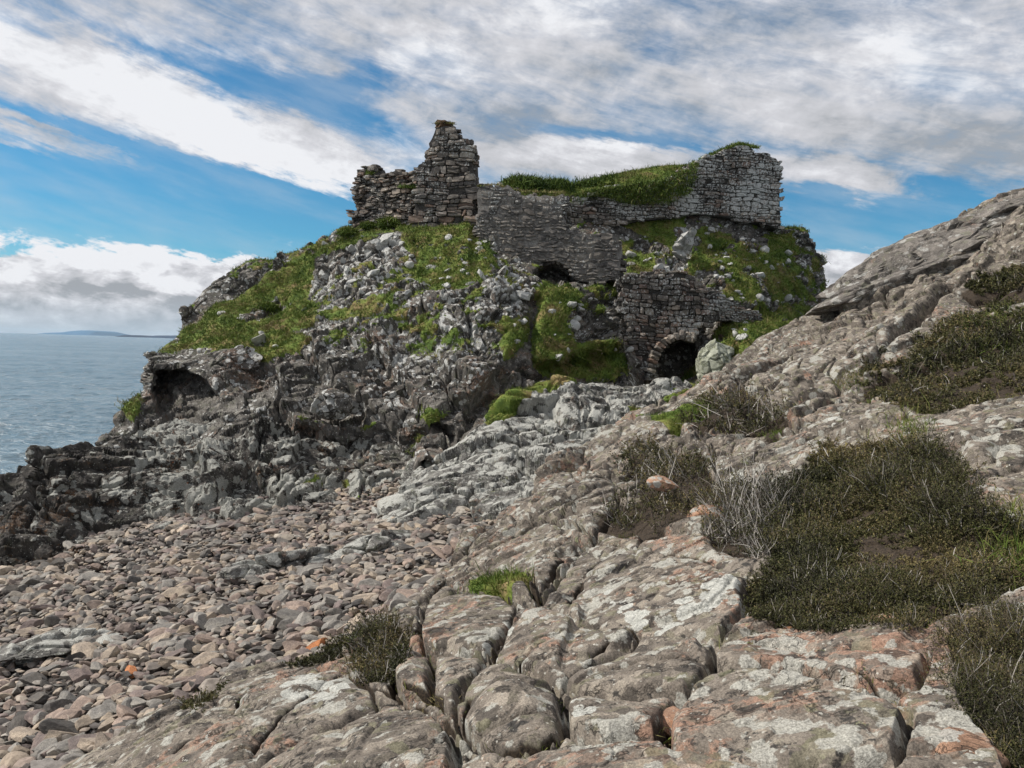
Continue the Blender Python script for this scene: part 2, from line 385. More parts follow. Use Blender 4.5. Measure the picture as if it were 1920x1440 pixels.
def rock_mat(name, s, dark, mid, light, warm, warm_amt, lich=(0.55, 0.56, 0.53), lich_thr=0.58, lich_scale=5.0,
             orange=0.0, green=0.0, obj=False, bump=0.03, use_attr=True, black=0.0, blotch=0.0, mottle=0.55):
    """weathered rock, s = feature scale (1 for rock seen from 40 m, larger close by). attributes used: grass, rnd, lich, soil"""
    m, T = new_mat(name)
    if obj: pos = T.n('ShaderNodeTexCoord').outputs['Object']
    else: pos = T.n('ShaderNodeNewGeometry').outputs['Position']
    n1 = T.noise(pos, 1.3 * s, 9, 0.68, 0.3); n2 = T.noise(pos, 0.45 * s, 5, 0.6, 0.6); n3 = T.noise(pos, 6.0 * s, 7, 0.7)
    fine = T.noise(pos, 26.0 * s, 5, 0.7)
    t = T.m('ADD', T.m('MULTIPLY', n1, 0.65), T.m('MULTIPLY', n3, 0.35))
    if use_attr: t = T.m('ADD', t, T.m('MULTIPLY', T.m('SUBTRACT', T.attr('rnd'), 0.5), 0.16))
    col = T.ramp(t, [(0.36, dark), (0.5, mid), (0.64, light)])
    wm = T.ss(T.m('ADD', T.m('ADD', n2, T.m('MULTIPLY', T.attr('wrm'), 0.10)), T.m('MULTIPLY', T.m('SUBTRACT', n3, 0.5), 0.7)), 0.62 - warm_amt * 0.25, 0.72 - warm_amt * 0.25)
    col = T.mix(T.m('MULTIPLY', wm, 0.85), col, T.mix(T.ss(fine, .3, .7), tuple(c * .7 for c in warm), tuple(min(1, c * 1.25) for c in warm)))
    if black:
        bn_ = T.noise(pos, 3.3 * s, 8, 0.72, 0.2)
        col = T.mix(T.m('MULTIPLY', T.ss(bn_, 0.60 - black, 0.66 - black), 0.85), col, (0.022, 0.022, 0.022))
    if orange:
        on = T.noise(T.v('ADD', pos, (4.1, 9.2, 2.2)), 2.0 * s, 7, 0.66)
        col = T.mix(T.ss(on, 0.70 - orange, 0.74 - orange), col, (0.33, 0.10, 0.035))
    if green:
        gn = T.noise(T.v('ADD', pos, (14.1, 3.2, 8.2)), 2.4 * s, 7, 0.66)
        col = T.mix(T.m('MULTIPLY', T.ss(gn, 0.66 - green, 0.74 - green), 0.8), col, (0.30, 0.32, 0.17))
    # patchwork of thin lichen skins, every patch with its own tone
    mv = T.v('ADD', pos, T.v('SCALE', T.v('SUBTRACT', T.noise(pos, 7.0 * s, 5, 0.7, out=1), (0.5, 0.5, 0.5)), sc=0.16 / s))
    mc = T.vor(mv, 4.2 * s, out='Color'); msx = T.n('ShaderNodeSeparateXYZ', Vector=mc)
    mcol = T.ramp(msx.outputs[0], [(0.1, tuple(c * .55 for c in dark)), (0.3, mid), (0.5, tuple(c * 1.15 for c in light)), (0.7, (mid[0] * .95, mid[1] * 1.08, mid[2] * .8)), (0.9, tuple(c * .8 for c in mid))])
    col = T.mix(T.m('MULTIPLY', T.ss(T.m('ADD', msx.outputs[1], T.m('MULTIPLY', T.m('SUBTRACT', n3, .5), .8)), 0.40, 0.55), mottle), col, mcol)
    vein = T.m('MULTIPLY', T.ss(T.m('ABSOLUTE', T.m('SUBTRACT', T.noise(pos, 2.3 * s, 6, 0.6, 0.6), 0.5)), 0.0, 0.022, 1.0, 0.0), T.ss(T.noise(pos, 0.9 * s, 3), 0.42, 0.6))
    col = T.mix(T.m('MULTIPLY', vein, 0.7), col, (0.02, 0.017, 0.014))
    # lichen crusts: pale blotches with crisp ragged rims, one large and one small set
    wv = T.v('ADD', pos, T.v('SCALE', T.v('SUBTRACT', T.noise(pos, lich_scale * 1.1, 4, 0.65, out=1), (0.5, 0.5, 0.5)), sc=0.9 / lich_scale))
    vd = T.vor(wv, lich_scale * 0.9)
    ln = T.noise(pos, lich_scale * 0.33, 6, 0.65)
    lsum = T.m('ADD', T.m('MULTIPLY', T.m('SUBTRACT', 0.62, vd), 0.35), ln)
    thr = lich_thr if not use_attr else T.m('SUBTRACT', lich_thr, T.m('MULTIPLY', T.attr('lich'), 0.2))
    lm = T.ss(lsum, thr, T.m('ADD', thr, 0.035))
    sp = T.ss(T.noise(pos, lich_scale * 3.1, 5, 0.75), T.m('ADD', thr, 0.055), T.m('ADD', thr, 0.09))
    lm = T.m('MAXIMUM', lm, T.m('MULTIPLY', sp, 0.9))
    lc = T.mix(T.ss(fine, 0.3, 0.75), tuple(c * 0.62 for c in lich), lich)
    col = T.mix(T.m('MULTIPLY', lm, 0.9), col, lc)
    if blotch:
        bv = T.v('ADD', pos, T.v('SCALE', T.v('SUBTRACT', T.noise(pos, 3.5 * s, 4, 0.7, out=1), (0.5, 0.5, 0.5)), sc=0.35 / s))
        bd = T.vor(bv, 2.2 * s)
        bm = T.ss(T.m('SUBTRACT', T.m('MULTIPLY', T.attr('blo'), 1.0), T.m('MULTIPLY', bd, 0.9)), 0.05, 0.09)
        col = T.mix(bm, col, T.mix(T.ss(n3, .3, .7), (0.33, 0.33, 0.30), (0.50, 0.50, 0.46)))
    bh = T.m('ADD', T.m('MULTIPLY', n3, 0.7), T.m('MULTIPLY', fine, 0.3))
    bh = T.m('ADD', bh, T.m('MULTIPLY', lm, 0.05))
    ros = T.ss(T.vor(T.v('ADD', pos, T.v('SCALE', T.noise(pos, 20 * s, 3, .6, out=1), sc=.05 / s)), 9.0 * s, rand=1.0), 0.16, 0.20, 1.0, 0.0)
    ros = T.m('MULTIPLY', ros, T.ss(T.noise(pos, 3.0 * s, 3), 0.47, 0.55))
    col = T.mix(T.m('MULTIPLY', ros, 0.75), col, tuple(c * 1.05 for c in lich))
    bh = T.m('SUBTRACT', bh, T.m('MULTIPLY', vein, 0.5))
    col = T.mix(T.m('MULTIPLY', T.ss(T.noise(pos, 17.0 * s, 4, 0.8), 0.54, 0.66), 0.5), col, T.mix(1.0, col, (0.35, 0.33, 0.31, 1), 'MULTIPLY'))
    col = T.mix(1.0, col, T.mix(T.ss(T.noise(pos, 40.0 * s, 4, 0.75), 0.35, 0.65), (0.66, 0.65, 0.64, 1), (1.28, 1.27, 1.25, 1)), 'MULTIPLY')
    rough = 0.88
    if use_attr:
        g = T.attr('grass'); so_ = T.attr('soil')
        col = T.mix(T.ss(so_, 0.35, 0.65), col, T.mix(T.ss(fine, .3, .7), (0.010, 0.007, 0.005), (0.07, 0.05, 0.032)))
        gm = T.ss(T.m('ADD', g, T.m('MULTIPLY', T.m('SUBTRACT', n3, 0.5), 0.9)), 0.44, 0.56)
        ga = T.noise(pos, 0.9, 5, 0.6); gb = T.noise(pos, 14.0, 5, 0.7)
        gcol = T.ramp(T.m('ADD', T.m('MULTIPLY', ga, 0.75), T.m('MULTIPLY', gb, 0.25)),
                      [(0.36, (0.055, 0.095, 0.014)), (0.47, (0.12, 0.17, 0.026)), (0.54, (0.17, 0.18, 0.038)), (0.60, (0.23, 0.17, 0.075))])
        col = T.mix(gm, col, gcol)
        bh = T.m('ADD', bh, T.m('MULTIPLY', gm, gb))
    finish(T, col, rough, bh, 0.9, bump)
    return m

M = {}
M['mound'] = rock_mat('mound rock', 1.0, (0.034, 0.031, 0.027), (0.105, 0.096, 0.085), (0.23, 0.215, 0.192), (0.19, 0.125, 0.09), 0.3, lich=(0.62, 0.62, 0.59), lich_thr=0.62, lich_scale=4.2, bump=0.06)
M['ridge'] = rock_mat('ridge rock', 1.4, (0.016, 0.014, 0.012), (0.05, 0.045, 0.04), (0.12, 0.108, 0.095), (0.13, 0.07, 0.035), 0.10, lich=(0.42, 0.42, 0.38), lich_thr=0.62, lich_scale=3.6, orange=0.03, bump=0.05)
M['slab'] = rock_mat('slab rock', 1.6, (0.04, 0.038, 0.034), (0.125, 0.12, 0.11), (0.26, 0.25, 0.23), (0.17, 0.11, 0.08), 0.05, lich=(0.50, 0.50, 0.46), lich_thr=0.585, lich_scale=4.0, green=0.02, bump=0.04)
M['fore'] = rock_mat('near rock', 2.6, (0.06, 0.052, 0.046), (0.17, 0.145, 0.12), (0.30, 0.262, 0.215), (0.31, 0.19, 0.135), 0.24, lich=(0.46, 0.45, 0.40), lich_thr=0.635, lich_scale=9.0, orange=0.0, green=0.03, bump=0.02, black=0.05, blotch=1, mottle=0.7)
M['beach'] = rock_mat('beach ground', 3.0, (0.02, 0.017, 0.015), (0.06, 0.05, 0.045), (0.12, 0.10, 0.09), (0.10, 0.06, 0.045), 0.2, lich_thr=0.8, bump=0.02)

# ------------------------------------------------------------------ the castle rock
def net(rows): return np.array([[P(*c) for c in r] for r in rows])
MC = [  # columns left to right, each from the crest down: (px, py, distance)
 [(380,600,56),(372,640,55),(345,665,52),(318,690,48),(300,720,45),(285,770,43),(240,830,40),(200,880,38)],
 [(350,590,47),(338,628,46),(300,650,42),(270,664,38.5),(266,702,37.5),(252,745,36),(198,815,33),(145,880,31)],
 [(365,560,48),(362,600,46),(345,645,42),(330,676,37.5),(322,705,37),(312,760,34.5),(290,830,31),(270,910,28)],
 [(430,508,49),(425,560,46.5),(420,620,42),(420,662,38),(420,690,36),(415,760,33),(400,840,29),(380,930,25.8)],
 [(540,487,50),(530,550,46),(520,610,41.5),(500,668,37.5),(505,710,35),(500,770,32),(500,860,28),(500,955,24.8)],
 [(650,432,50),(630,510,45),(610,590,40),(595,655,36.5),(590,710,34),(590,780,31),(600,860,27.5),(620,960,24.2)],
 [(720,425,48),(715,500,43.5),(700,580,39),(690,650,35.5),(690,715,33),(690,785,30.5),(700,850,27.5),(720,930,24.8)],
 [(850,426,45.5),(840,490,42),(820,560,38.5),(810,640,35),(810,700,32.5),(815,760,30.5),(820,810,28),(820,880,25.6)],
 [(890,405,47),(905,475,41),(900,540,38),(890,620,35),(890,690,32.5),(900,740,31),(910,780,29.5),(915,830,28)],
 [(960,350,50),(960,495,41.5),(965,550,38.5),(965,620,36.5),(970,680,34),(975,720,33),(980,760,31.5),(985,810,30)],
 [(1060,348,52),(1060,525,41),(1055,570,39),(1050,630,37.5),(1050,680,36.5),(1055,720,35),(1060,760,33.5),(1060,810,31.5)],
 [(1180,318,52),(1165,470,46),(1165,530,42),(1165,590,40),(1165,650,39),(1170,700,37),(1175,750,35.5),(1175,800,33.5)],
 [(1290,303,52),(1280,455,47.5),(1270,520,44),(1270,570,42.5),(1268,630,42),(1262,690,41.6),(1262,716,40.5),(1262,724,36)],
 [(1400,325,53),(1400,430,49),(1400,490,47),(1395,540,45),(1390,590,43),(1390,612,41),(1390,650,38),(1390,705,36)],
 [(1465,417,52),(1465,455,50),(1465,510,48),(1460,560,46.5),(1455,592,45),(1450,610,43),(1450,640,40),(1450,700,38)],
 [(1512,433,52),(1512,470,51),(1517,520,50),(1517,560,49),(1515,590,48),(1510,612,46),(1500,640,43),(1500,700,40)],
 [(1538,487,53),(1541,510,53),(1543,535,52.5),(1546,560,52),(1543,587,51),(1540,612,49),(1530,640,46),(1530,700,43)],
 [(1525,500,60),(1525,520,60),(1525,540,60),(1525,560,60),(1525,590,60),(1525,612,58),(1525,640,56),(1525,700,54)]]
n0 = np.array([[P(*c) for c in col] for col in MC]).transpose(1, 0, 2)
back1 = n0[0] + np.array((0, 7, -0.6)); back1[0] += (1, 1, -1)
back2 = n0[0] + np.array((0, 16, -6.0)); back3 = back2 + np.array((0, 6, -8.0))
mound_net = np.concatenate([back3[None], back2[None], back1[None], n0])

GRASS_M = [
 [(330,650),(345,615),(375,600),(400,562),(470,528),(545,495),(600,465),(650,432),(735,420),(690,455),(655,480),(610,520),(575,548),(600,590),(592,640),(560,660),(500,668),(420,652),(300,655)],
 [(735,415),(900,420),(935,480),(915,515),(880,548),(820,556),(790,530),(775,480),(740,440)],
 [(1000,540),(1060,532),(1090,560),(1060,600),(1085,640),(1160,640),(1160,700),(1090,700),(960,690),(940,640),(985,600)],
 [(930,335),(1280,290),(1310,330),(1295,372),(1240,392),(1180,396),(1060,385),(940,352)],
 [(1165,445),(1225,490),(1240,505),(1180,505),(1160,470)],
 [(1300,425),(1400,418),(1500,440),(1548,520),(1548,590),(1440,602),(1330,570),(1290,500)],
 [(1372,603),(1500,600),(1480,655),(1385,655)],[(1160,400),(1290,400),(1300,440),(1260,470),(1200,440)],
 [(560,788),(640,800),(700,782),(690,795),(600,812)],[(790,775),(870,770),(880,805),(810,815)],[(240,775),(262,745),(262,765),(250,790)]]
ROCK_M = [[(452,602),(470,575),(520,556),(535,575),(480,600)],[(390,560),(430,515),(520,500),(480,530),(420,560)],[(340,600),(365,560),(400,555),(375,600)],
 [(1265,420),(1300,420),(1290,500),(1265,495)],[(1370,420),(1440,425),(1430,455),(1380,450)],[(590,480),(700,455),(760,440),(740,480),(640,520),(590,545)],
 [(540,620),(600,600),(600,640)],[(470,640),(520,630),(500,645)]]
BARE = [[(500,560),(620,500),(780,470),(810,560),(900,560),(1000,480),(1000,700),(700,700),(580,640)],]

def terrain(name, netp, step, mat, fn, **props):
    g, tr, tc = loft(netp, step / Q)
    n = smooth_n(gnormals(g), 3)
    R, C = g.shape[:2]
    p = g.reshape(-1, 3); nn = n.reshape(-1, 3)
    px, py, d = proj(p)
    g2, attrs = fn(p, nn, px, py, d, (R, C))
    for k in ('grass', 'rnd', 'lich', 'soil'): attrs.setdefault(k, np.zeros(len(p), F32))
    o = grid_obj(name, g2.reshape(R, C, 3), mat, attrs, kind='structure', **props)
    return o, g2, attrs, n.reshape(-1, 3)

def mound_fn(p, n, px, py, d, shp):
    wob = fbm(p, 0.7, 5, 5) * 60
    gm = poly_mask(px, py, GRASS_M, 8, wob * .45)
    brk_ = sstep(px, 1280, 1320) * sstep(py, 400, 430) * sstep(py, 600, 590)
    gm = gm * (1 - brk_ * sstep(fbm(p, 0.55, 63, 5, .62), -0.02, -0.12)); gm = gm * (1 - .8 * sstep(px, 1480, 1530) * sstep(fbm(p, 0.8, 64, 4), -.05, .05) * brk_)
    gm = np.maximum(gm, sstep(d, 50.5, 52) * (py < 420))                                   # grass on the hill top behind
    rm = poly_mask(px, py, ROCK_M, 6, wob * .3)
    slope = n[:, 2]
    rnd_g = sstep(np.maximum(fbm(p, 0.35, 77, 5, 0.6), fbm(p, 0.95, 78, 4, 0.6) - .02) + (slope - 0.62) * 0.45, 0.12, 0.20) # scattered turf on ledges
    right = sstep(px, 1050, 1120)
    turf = rnd_g * (0.75 + 0.25 * right) * sstep(py, 720 + 60 * right, 610 + 60 * right)
    bedB = rot_basis(0.6, 0.5, 0.4)
    steep = rot_basis(2.6, 1.15, 0.2)
    # large form
    h0 = fbm(p, 0.16, 3, 3) * 1.3
    a1, e1, r1 = blocks(p, (4.2, 2.2, 1.7), 0.95, 0.9, 0.5, 0.05, 21, steep, 0.3, soft=0.06)
    a2, e2, r2 = blocks(p, (1.7, 0.9, 0.7), 0.30, 0.42, 0.2, 0.05, 22, steep, 0.25, soft=0.08)
    a3, e3, r3 = blocks(p, (0.55, 0.34, 0.26), 0.05, 0.08, 0.04, 0.08, 23, bedB, 0.3, soft=0.1)
    # scattered stones in the turf
    stn = poly_mask(px, py, [[(600,440),(930,420),(940,560),(800,560),(560,520)],[(1290,430),(1540,450),(1540,600),(1300,600)]], 20)
    st = sstep(fbm(p, 1.3, 61, 3, 0.6), 0.16, 0.26) * (0.4 + 0.6 * stn)
    grass = np.clip(np.maximum(gm * (1 - rm), turf * (1 - rm)), 0, 1)
    rockness = np.clip(1 - grass + st * 0.9, 0, 1)
    a2 = a2 + terrace(p, (0.30, -0.25, 0.92), 1.25, 0.55, 91, .5) * sstep(py, 560, 660)
    amp = 0.25 + 0.75 * rockness
    a1 = a1 * (1 - .65 * sstep(px, 470, 380)); a2 = a2 * (1 - .4 * sstep(px, 470, 380))
    h = h0 + (a1 * 0.75 + a2) * amp * (0.3 + 0.7 * rockness) + a3 * rockness
    tuss = fbm(p, 2.2, 41, 4, 0.6) * 0.28 + fbm(p, 0.5, 42, 3) * 0.5
    h = h + tuss * (1 - rockness) + (1 - rockness) * 0.1
    h = h * (1 - .55 * sstep(px, 450, 380) * sstep(py, 660, 640))
    # keep the skyline and the castle foot where they are
    calm = np.maximum(sstep(np.abs(py - 428), 30, 0) * sstep(px, 640, 700) * sstep(px, 900, 860), poly_mask(px, py, [[(880,380),(1180,380),(1180,540),(880,500)],[(1160,500),(1330,500),(1340,730),(1180,730)],[(1060,280),(1480,280),(1480,440),(1060,440)]], 12))
    h = h * (1 - 0.75 * calm) - 0.35 * calm * (px > 880)
    q = p + n * h[:, None]
    # sea cave under the lip: carved back into the hill
    v = p - np.array((0, 0, EYE)); v[:, 2] = 0; v /= np.linalg.norm(v, axis=1, keepdims=True)
    cave = poly_mask(px, py, [[(283,708),(300,694),(345,696),(385,712),(400,735),(378,760),(352,800),(330,812),(308,790),(292,760)]], 5, fbm(p, 1.1, 9, 4) * 14)
    q += v * (cave * 3.0)[:, None] * sstep(py, 690, 705)[:, None]
    # gully of shade right of the white buttress and below it
    hol = poly_mask(px, py, [[(1000,508),(1012,494),(1042,488),(1066,496),(1084,516),(1088,530),(1040,528),(1000,526)]], 4)
    q += v * (hol * 2.2)[:, None]
    ope = poly_mask(px, py, [[(1222,730),(1228,680),(1245,648),(1280,634),(1300,640),(1300,730)]], 5)
    q += v * (ope * 1.6)[:, None]
    gul = poly_mask(px, py, [[(930,700),(985,640),(990,560),(1010,560),(1000,640),(1000,705),(960,760),(900,800),(830,835),(800,800),(880,745)]], 14, wob * .3)
    q += v * (gul * 1.2)[:, None]
    led = poly_mask(px, py, [[(560,800),(760,795),(850,815),(840,850),(770,900),(640,930),(560,900)]], 14, wob * .4)
    q += v * (led * 1.4)[:, None]
    und = poly_mask(px, py, [[(1000,690),(1180,650),(1180,712),(1010,712)]], 14, wob * .7)
    q += v * (und * 1.6)[:, None]
    lich = 0.35 * fbm(p, 0.3, 8, 4) * 2 + 0.32 * poly_mask(px, py, [[(560,480),(780,440),(1000,480),(1010,720),(700,700),(580,640)],[(1240,420),(1310,400),(1300,500),(1250,500)]], 30, wob) + 0.0
    lich = lich - 0.08 * sstep(py, 600, 720) - 0.5 * sstep(py, 700, 860) * sstep(px, 950, 800) * 0.6
    return q, dict(grass=grass * (1 - st * 0.95) * (1 - cave) * (1 - hol) * (1 - gul * .7) * (1 - led), rnd=(r1 + r2) * .5, lich=lich - cave * 2 - 1.5 * gul)
mound, mound_v, mound_a, mound_n = terrain('castle_rock_hill', mound_net, 2.0, M['mound'], mound_fn)

# ------------------------------------------------------------------ low dark cliff in front of it
RC = [[(-150,985,23),(-150,1010,22.5),(-150,1060,21.5),(-150,1120,20)],[(-25,925,24.5),(-25,960,23.5),(-25,1010,22),(-20,1085,20.3)],
 [(25,853,25.5),(25,895,24.5),(25,960,23),(50,1075,20.8)],[(100,834,26.5),(100,870,25),(100,945,23.5),(110,1062,21.3)],
 [(190,820,28),(190,860,26),(190,935,24.3),(190,1040,22)],[(270,800,30.5),(270,850,27),(270,920,25),(280,1015,22.7)],
 [(350,792,31),(350,850,27.5),(350,915,25.2),(350,1012,22.8)],[(450,788,31.5),(450,845,27.5),(450,900,25.5),(450,992,23.2)],
 [(550,798,31),(550,840,27.8),(550,890,25.8),(550,974,23.7)],[(650,805,31),(650,840,28.5),(650,880,26),(650,952,24.2)],
 [(750,800,31),(750,835,29.5),(750,865,26.8),(750,915,25.0)],[(840,800,31),(840,825,29.5),(840,850,27.5),(840,884,26.0)]]
n0 = np.array([[P(*c) for c in col] for col in RC]).transpose(1, 0, 2)
ridge_net = np.concatenate([(n0[0] + (0, 6, -9))[None], (n0[0] + (0, 3.0, -2.0))[None], n0, (n0[-1] + (0, -0.8, -2.5))[None]])
def ridge_fn(p, n, px, py, d, shp):
    h0 = fbm(p, 0.3, 3, 3) * 0.9
    bed = rot_basis(-1.2, 0.35, 0.3)
    a1, e1, r1 = blocks(p, (3.4, 1.9, 1.1), 0.6, 0.9, 0.4, 0.05, 121, bed, 0.3, soft=0.05)
    a2, e2, r2 = blocks(p, (1.2, 0.7, 0.32), 0.2, 0.28, 0.15, 0.07, 122, bed, 0.3, soft=0.08)
    a3, e3, r3 = blocks(p, (0.34, 0.22, 0.14), 0.06, 0.08, 0.03, 0.14, 123, bed, 0.3, soft=0.2)
    h = h0 + a1 + a2 + a3 + terrace(p, (0.25, -0.15, 0.95), 0.75, 0.6, 92, .5)
    top = sstep(py, 850, 800) * 0.5
    q = p + n * (h - 0.1)[:, None]
    v = p - np.array((0, 0, EYE)); v[:, 2] = 0; v /= np.linalg.norm(v, axis=1, keepdims=True)
    wob = fbm(p, 0.7, 5, 5) * 60
    led = poly_mask(px, py, [[(560,800),(760,795),(850,815),(840,850),(770,900),(640,930),(560,900)]], 14, wob * .4)
    q += v * (led * 1.5)[:, None]
    turf = sstep(fbm(p, 0.5, 77, 5, 0.6), 0.17, 0.24) * sstep(n[:, 2], 0.5, 0.8) * sstep(px, 380, 460)
    lich = 0.4 * fbm(p, 0.4, 8, 4) * 2 + 0.6 * sstep(px, 180, 320) - 0.5 * sstep(py, 980, 1040) - 0.2 * led
    return q, dict(grass=turf * .9, rnd=(r1 + r2) * .5, lich=lich)
ridge, ridge_v, ridge_a, ridge_n = terrain('sea_cliff', ridge_net, 1.9, M['ridge'], ridge_fn)

# ------------------------------------------------------------------ lichen covered slab in the middle
SC = [[(655,975,24),(650,990,22.3),(635,1010,20.5),(640,1040,19),(650,1075,17.3)],[(760,893,25.5),(745,930,23),(740,970,21),(745,1010,19),(755,1062,17.0)],
 [(858,826,27),(850,870,24),(840,930,21.5),(850,990,19),(860,1050,16.6)],[(958,749,29),(945,810,26),(930,880,22.5),(935,950,19.5),(940,1030,16.5)],
 [(1018,718,31),(1015,770,28),(1010,840,24),(1010,910,20.5),(1015,990,17)],[(1085,706,32),(1085,750,29),(1080,820,25),(1080,880,21.5),(1085,960,18)],
 [(1160,713,32.5),(1160,760,29.5),(1160,810,25.5),(1150,850,22.5),(1140,920,19)],[(1235,714,33),(1240,752,30.5),(1240,790,27),(1230,830,24),(1220,890,20.5)],
 [(1320,738,33.5),(1320,760,31),(1320,785,28),(1320,820,25),(1320,870,21.5)],[(1420,745,33.5),(1420,765,31),(1420,785,28),(1420,820,25),(1420,870,22)]]
n0 = np.array([[P(*c) for c in col] for col in SC]).transpose(1, 0, 2)
n0[:, 0] += (0, 0, -0.5)
slab_net = np.concatenate([(n0[0] + (0, 5, -5))[None], (n0[0] + (0, 2, -1.2))[None], n0, (n0[-1] + (0, -1, -1.5))[None]])
def l3(netp, lines):
    'lift outlines drawn on the photograph on to a surface'
    g, _, _ = loft(netp, 6); pts = g.reshape(-1, 3); qx, qy, qd = proj(pts)
    out = []
    for ln in lines:
        a = []
        for (x0, y0), (x1, y1) in zip(ln[:-1], ln[1:]):
            k = max(1, int(math.hypot(x1 - x0, y1 - y0) / 25))
            a += [(x0 + (x1 - x0) * i / k, y0 + (y1 - y0) * i / k) for i in range(k)]
        a.append(ln[-1])
        r = []
        for x, y in a:
            dd = (qx - x) ** 2 + (qy - y) ** 2; j = np.argsort(dd)[:6]; j = j[np.argmin(qd[j])]
            r.append(P(x, y, qd[j]))
        out.append(np.array(r))
    return out
slab_cr = l3(slab_net, [[(700,985),(760,950),(850,908),(935,905),(1000,902),(1030,880)],[(935,905),(990,850),(1040,820),(1090,790),(1110,760)],
  [(880,800),(960,770),(1010,760),(1080,745)],[(830,860),(900,830),(980,790),(1085,790)],[(1085,712),(1088,790)],[(985,960),(975,910)],[(1000,902),(1080,860),(1130,830),(1180,800)]])
def slab_fn(p, n, px, py, d, shp):
    bed = rot_basis(1.1, 0.5, 0.55)
    dl = line_d(p + (fbm(p, 1.5, 4, 3) * .35)[:, None], slab_cr)
    a1, e1, r1 = blocks(p, (3.6, 1.9, 1.8), 0.45, 0.6, 0.22, 0.05, 221, bed, 0.3, soft=.05)
    a2, e2, r2 = blocks(p, (1.3, 0.75, 0.8), 0.10, 0.16, 0.10, 0.06, 222, bed, 0.3, soft=.08)
    a3, e3, r3 = blocks(p, (0.45, 0.3, 0.3), 0.02, 0.035, 0.02, 0.10, 223, bed, 0.3, soft=.2)
    rough = poly_mask(px, py, [[(1085,710),(1300,720),(1320,800),(1180,840),(1090,800)]], 20)*.8 + poly_mask(px, py, [[(640,1080),(700,980),(1000,905),(960,960),(860,1070)]], 20) * .3
    h = fbm(p, 0.35, 3, 3) * 0.4 + a1 + a2 * (1 + rough) + a3 * (1 + rough * 1.5) + terrace(p, (-0.35, 0.25, 0.9), 0.8, 0.24, 93, .5, .65)
    h -= 0.2 * np.exp(-(dl / 0.09) ** 2)
    q = p + n * h[:, None]
    g = poly_mask(px, py, [[(985,722),(1060,706),(1080,715),(1000,745),(930,785),(900,790)],[(1180,760),(1330,720),(1340,770),(1290,800),(1180,800)],[(850,770),(930,755),(900,790),(850,800)],
                           [(1290,720),(1345,720),(1345,745),(1300,745)],[(655,1062),(740,1052),(765,1085),(740,1105),(665,1108)]], 6, fbm(p, 1.2, 5, 4) * 22)
    g = np.maximum(g, sstep(fbm(p, 0.6, 17, 5, .6), 0.2, 0.26) * rough)
    return q, dict(grass=g, rnd=(r1 + r2) * .5, lich=0.4 * fbm(p, 0.4, 8, 4) * 2 + 0.35 - g)
slab, slab_v, slab_a, slab_n = terrain('lichen_covered_outcrop', slab_net, 1.6, M['slab'], slab_fn)

# ------------------------------------------------------------------ the rock slope under the camera
FR = [
 [(-50,1900,5),(200,1900,4),(400,1900,3),(650,1900,2.5),(900,1900,2.15),(1200,1900,1.95),(1500,1900,1.85),(1800,1900,1.75),(2300,1900,1.7)],
 [(-20,1600,6),(180,1600,4.9),(400,1600,3.9),(650,1600,3.2),(930,1600,2.75),(1200,1600,2.5),(1500,1600,2.3),(1800,1600,2.15),(2300,1600,2.0)],
 [(125,1480,6.9),(250,1440,5.7),(450,1440,4.7),(700,1440,3.95),(960,1440,3.4),(1200,1440,3.05),(1500,1440,2.8),(1800,1440,2.6),(2300,1440,2.4)],
 [(345,1362,7.5),(430,1305,6.9),(560,1300,6.0),(730,1310,5.1),(960,1310,4.45),(1200,1310,4.05),(1500,1300,3.65),(1800,1290,3.35),(2300,1280,3.1)],
 [(610,1262,7.6),(640,1228,7.6),(730,1210,7.0),(850,1200,6.3),(1000,1190,5.7),(1250,1180,5.2),(1500,1170,4.8),(1800,1150,4.3),(2300,1120,4)],
 [(790,1150,9.3),(830,1112,9.3),(900,1092,8.7),(990,1080,8.0),(1100,1070,7.5),(1300,1050,6.9),(1550,1030,6.2),(1800,1000,5.6),(2300,960,5.2)],
 [(855,1075,11.4),(885,1020,12),(960,985,11.3),(1040,965,10.6),(1150,945,9.9),(1330,920,9),(1550,890,8.2),(1800,850,7.3),(2300,800,6.8)],
 [(960,965,15),(1010,925,14.8),(1080,890,14),(1140,860,13.4),(1250,840,12.5),(1400,810,11.5),(1600,770,10.5),(1850,710,9.6),(2300,640,9)],
 [(1120,845,19),(1150,812,19),(1185,786,18.5),(1240,788,17),(1330,790,15.6),(1450,745,14.6),(1650,690,13.2),(1880,620,12.2),(2300,540,11.6)],
 [(1260,815,23.5),(1300,785,22.8),(1335,752,21.5),(1345,715,20.5),(1400,680,19.3),(1500,655,18),(1680,610,16),(1900,555,14.5),(2300,470,14)],
 [(1330,815,28),(1352,775,27),(1362,745,25.5),(1368,690,24),(1408,650,22.8),(1495,602,21.3),(1690,550,18.5),(1900,490,17),(2300,400,16)],
 [(1345,830,30),(1370,790,29),(1385,760,28),(1412,690,26),(1470,625,24.3),(1600,548,22),(1715,472,21.3),(1915,368,20.8),(2300,230,20)],
]
n0 = net(FR)
fore_net = np.concatenate([n0, (n0[-1] + (0.5, 4, -1.6))[None], (n0[-1] + (1, 9, -8))[None]])
first = fore_net[:, 0] + np.array((-0.35, 0.25, -2.4)) ; fore_net = np.concatenate([first[:, None], fore_net, (fore_net[:, -1] + np.array((3.0, 0, 0.7)))[:, None], (fore_net[:, -1] + np.array((12.0, 0, 2.4)))[:, None]], 1)
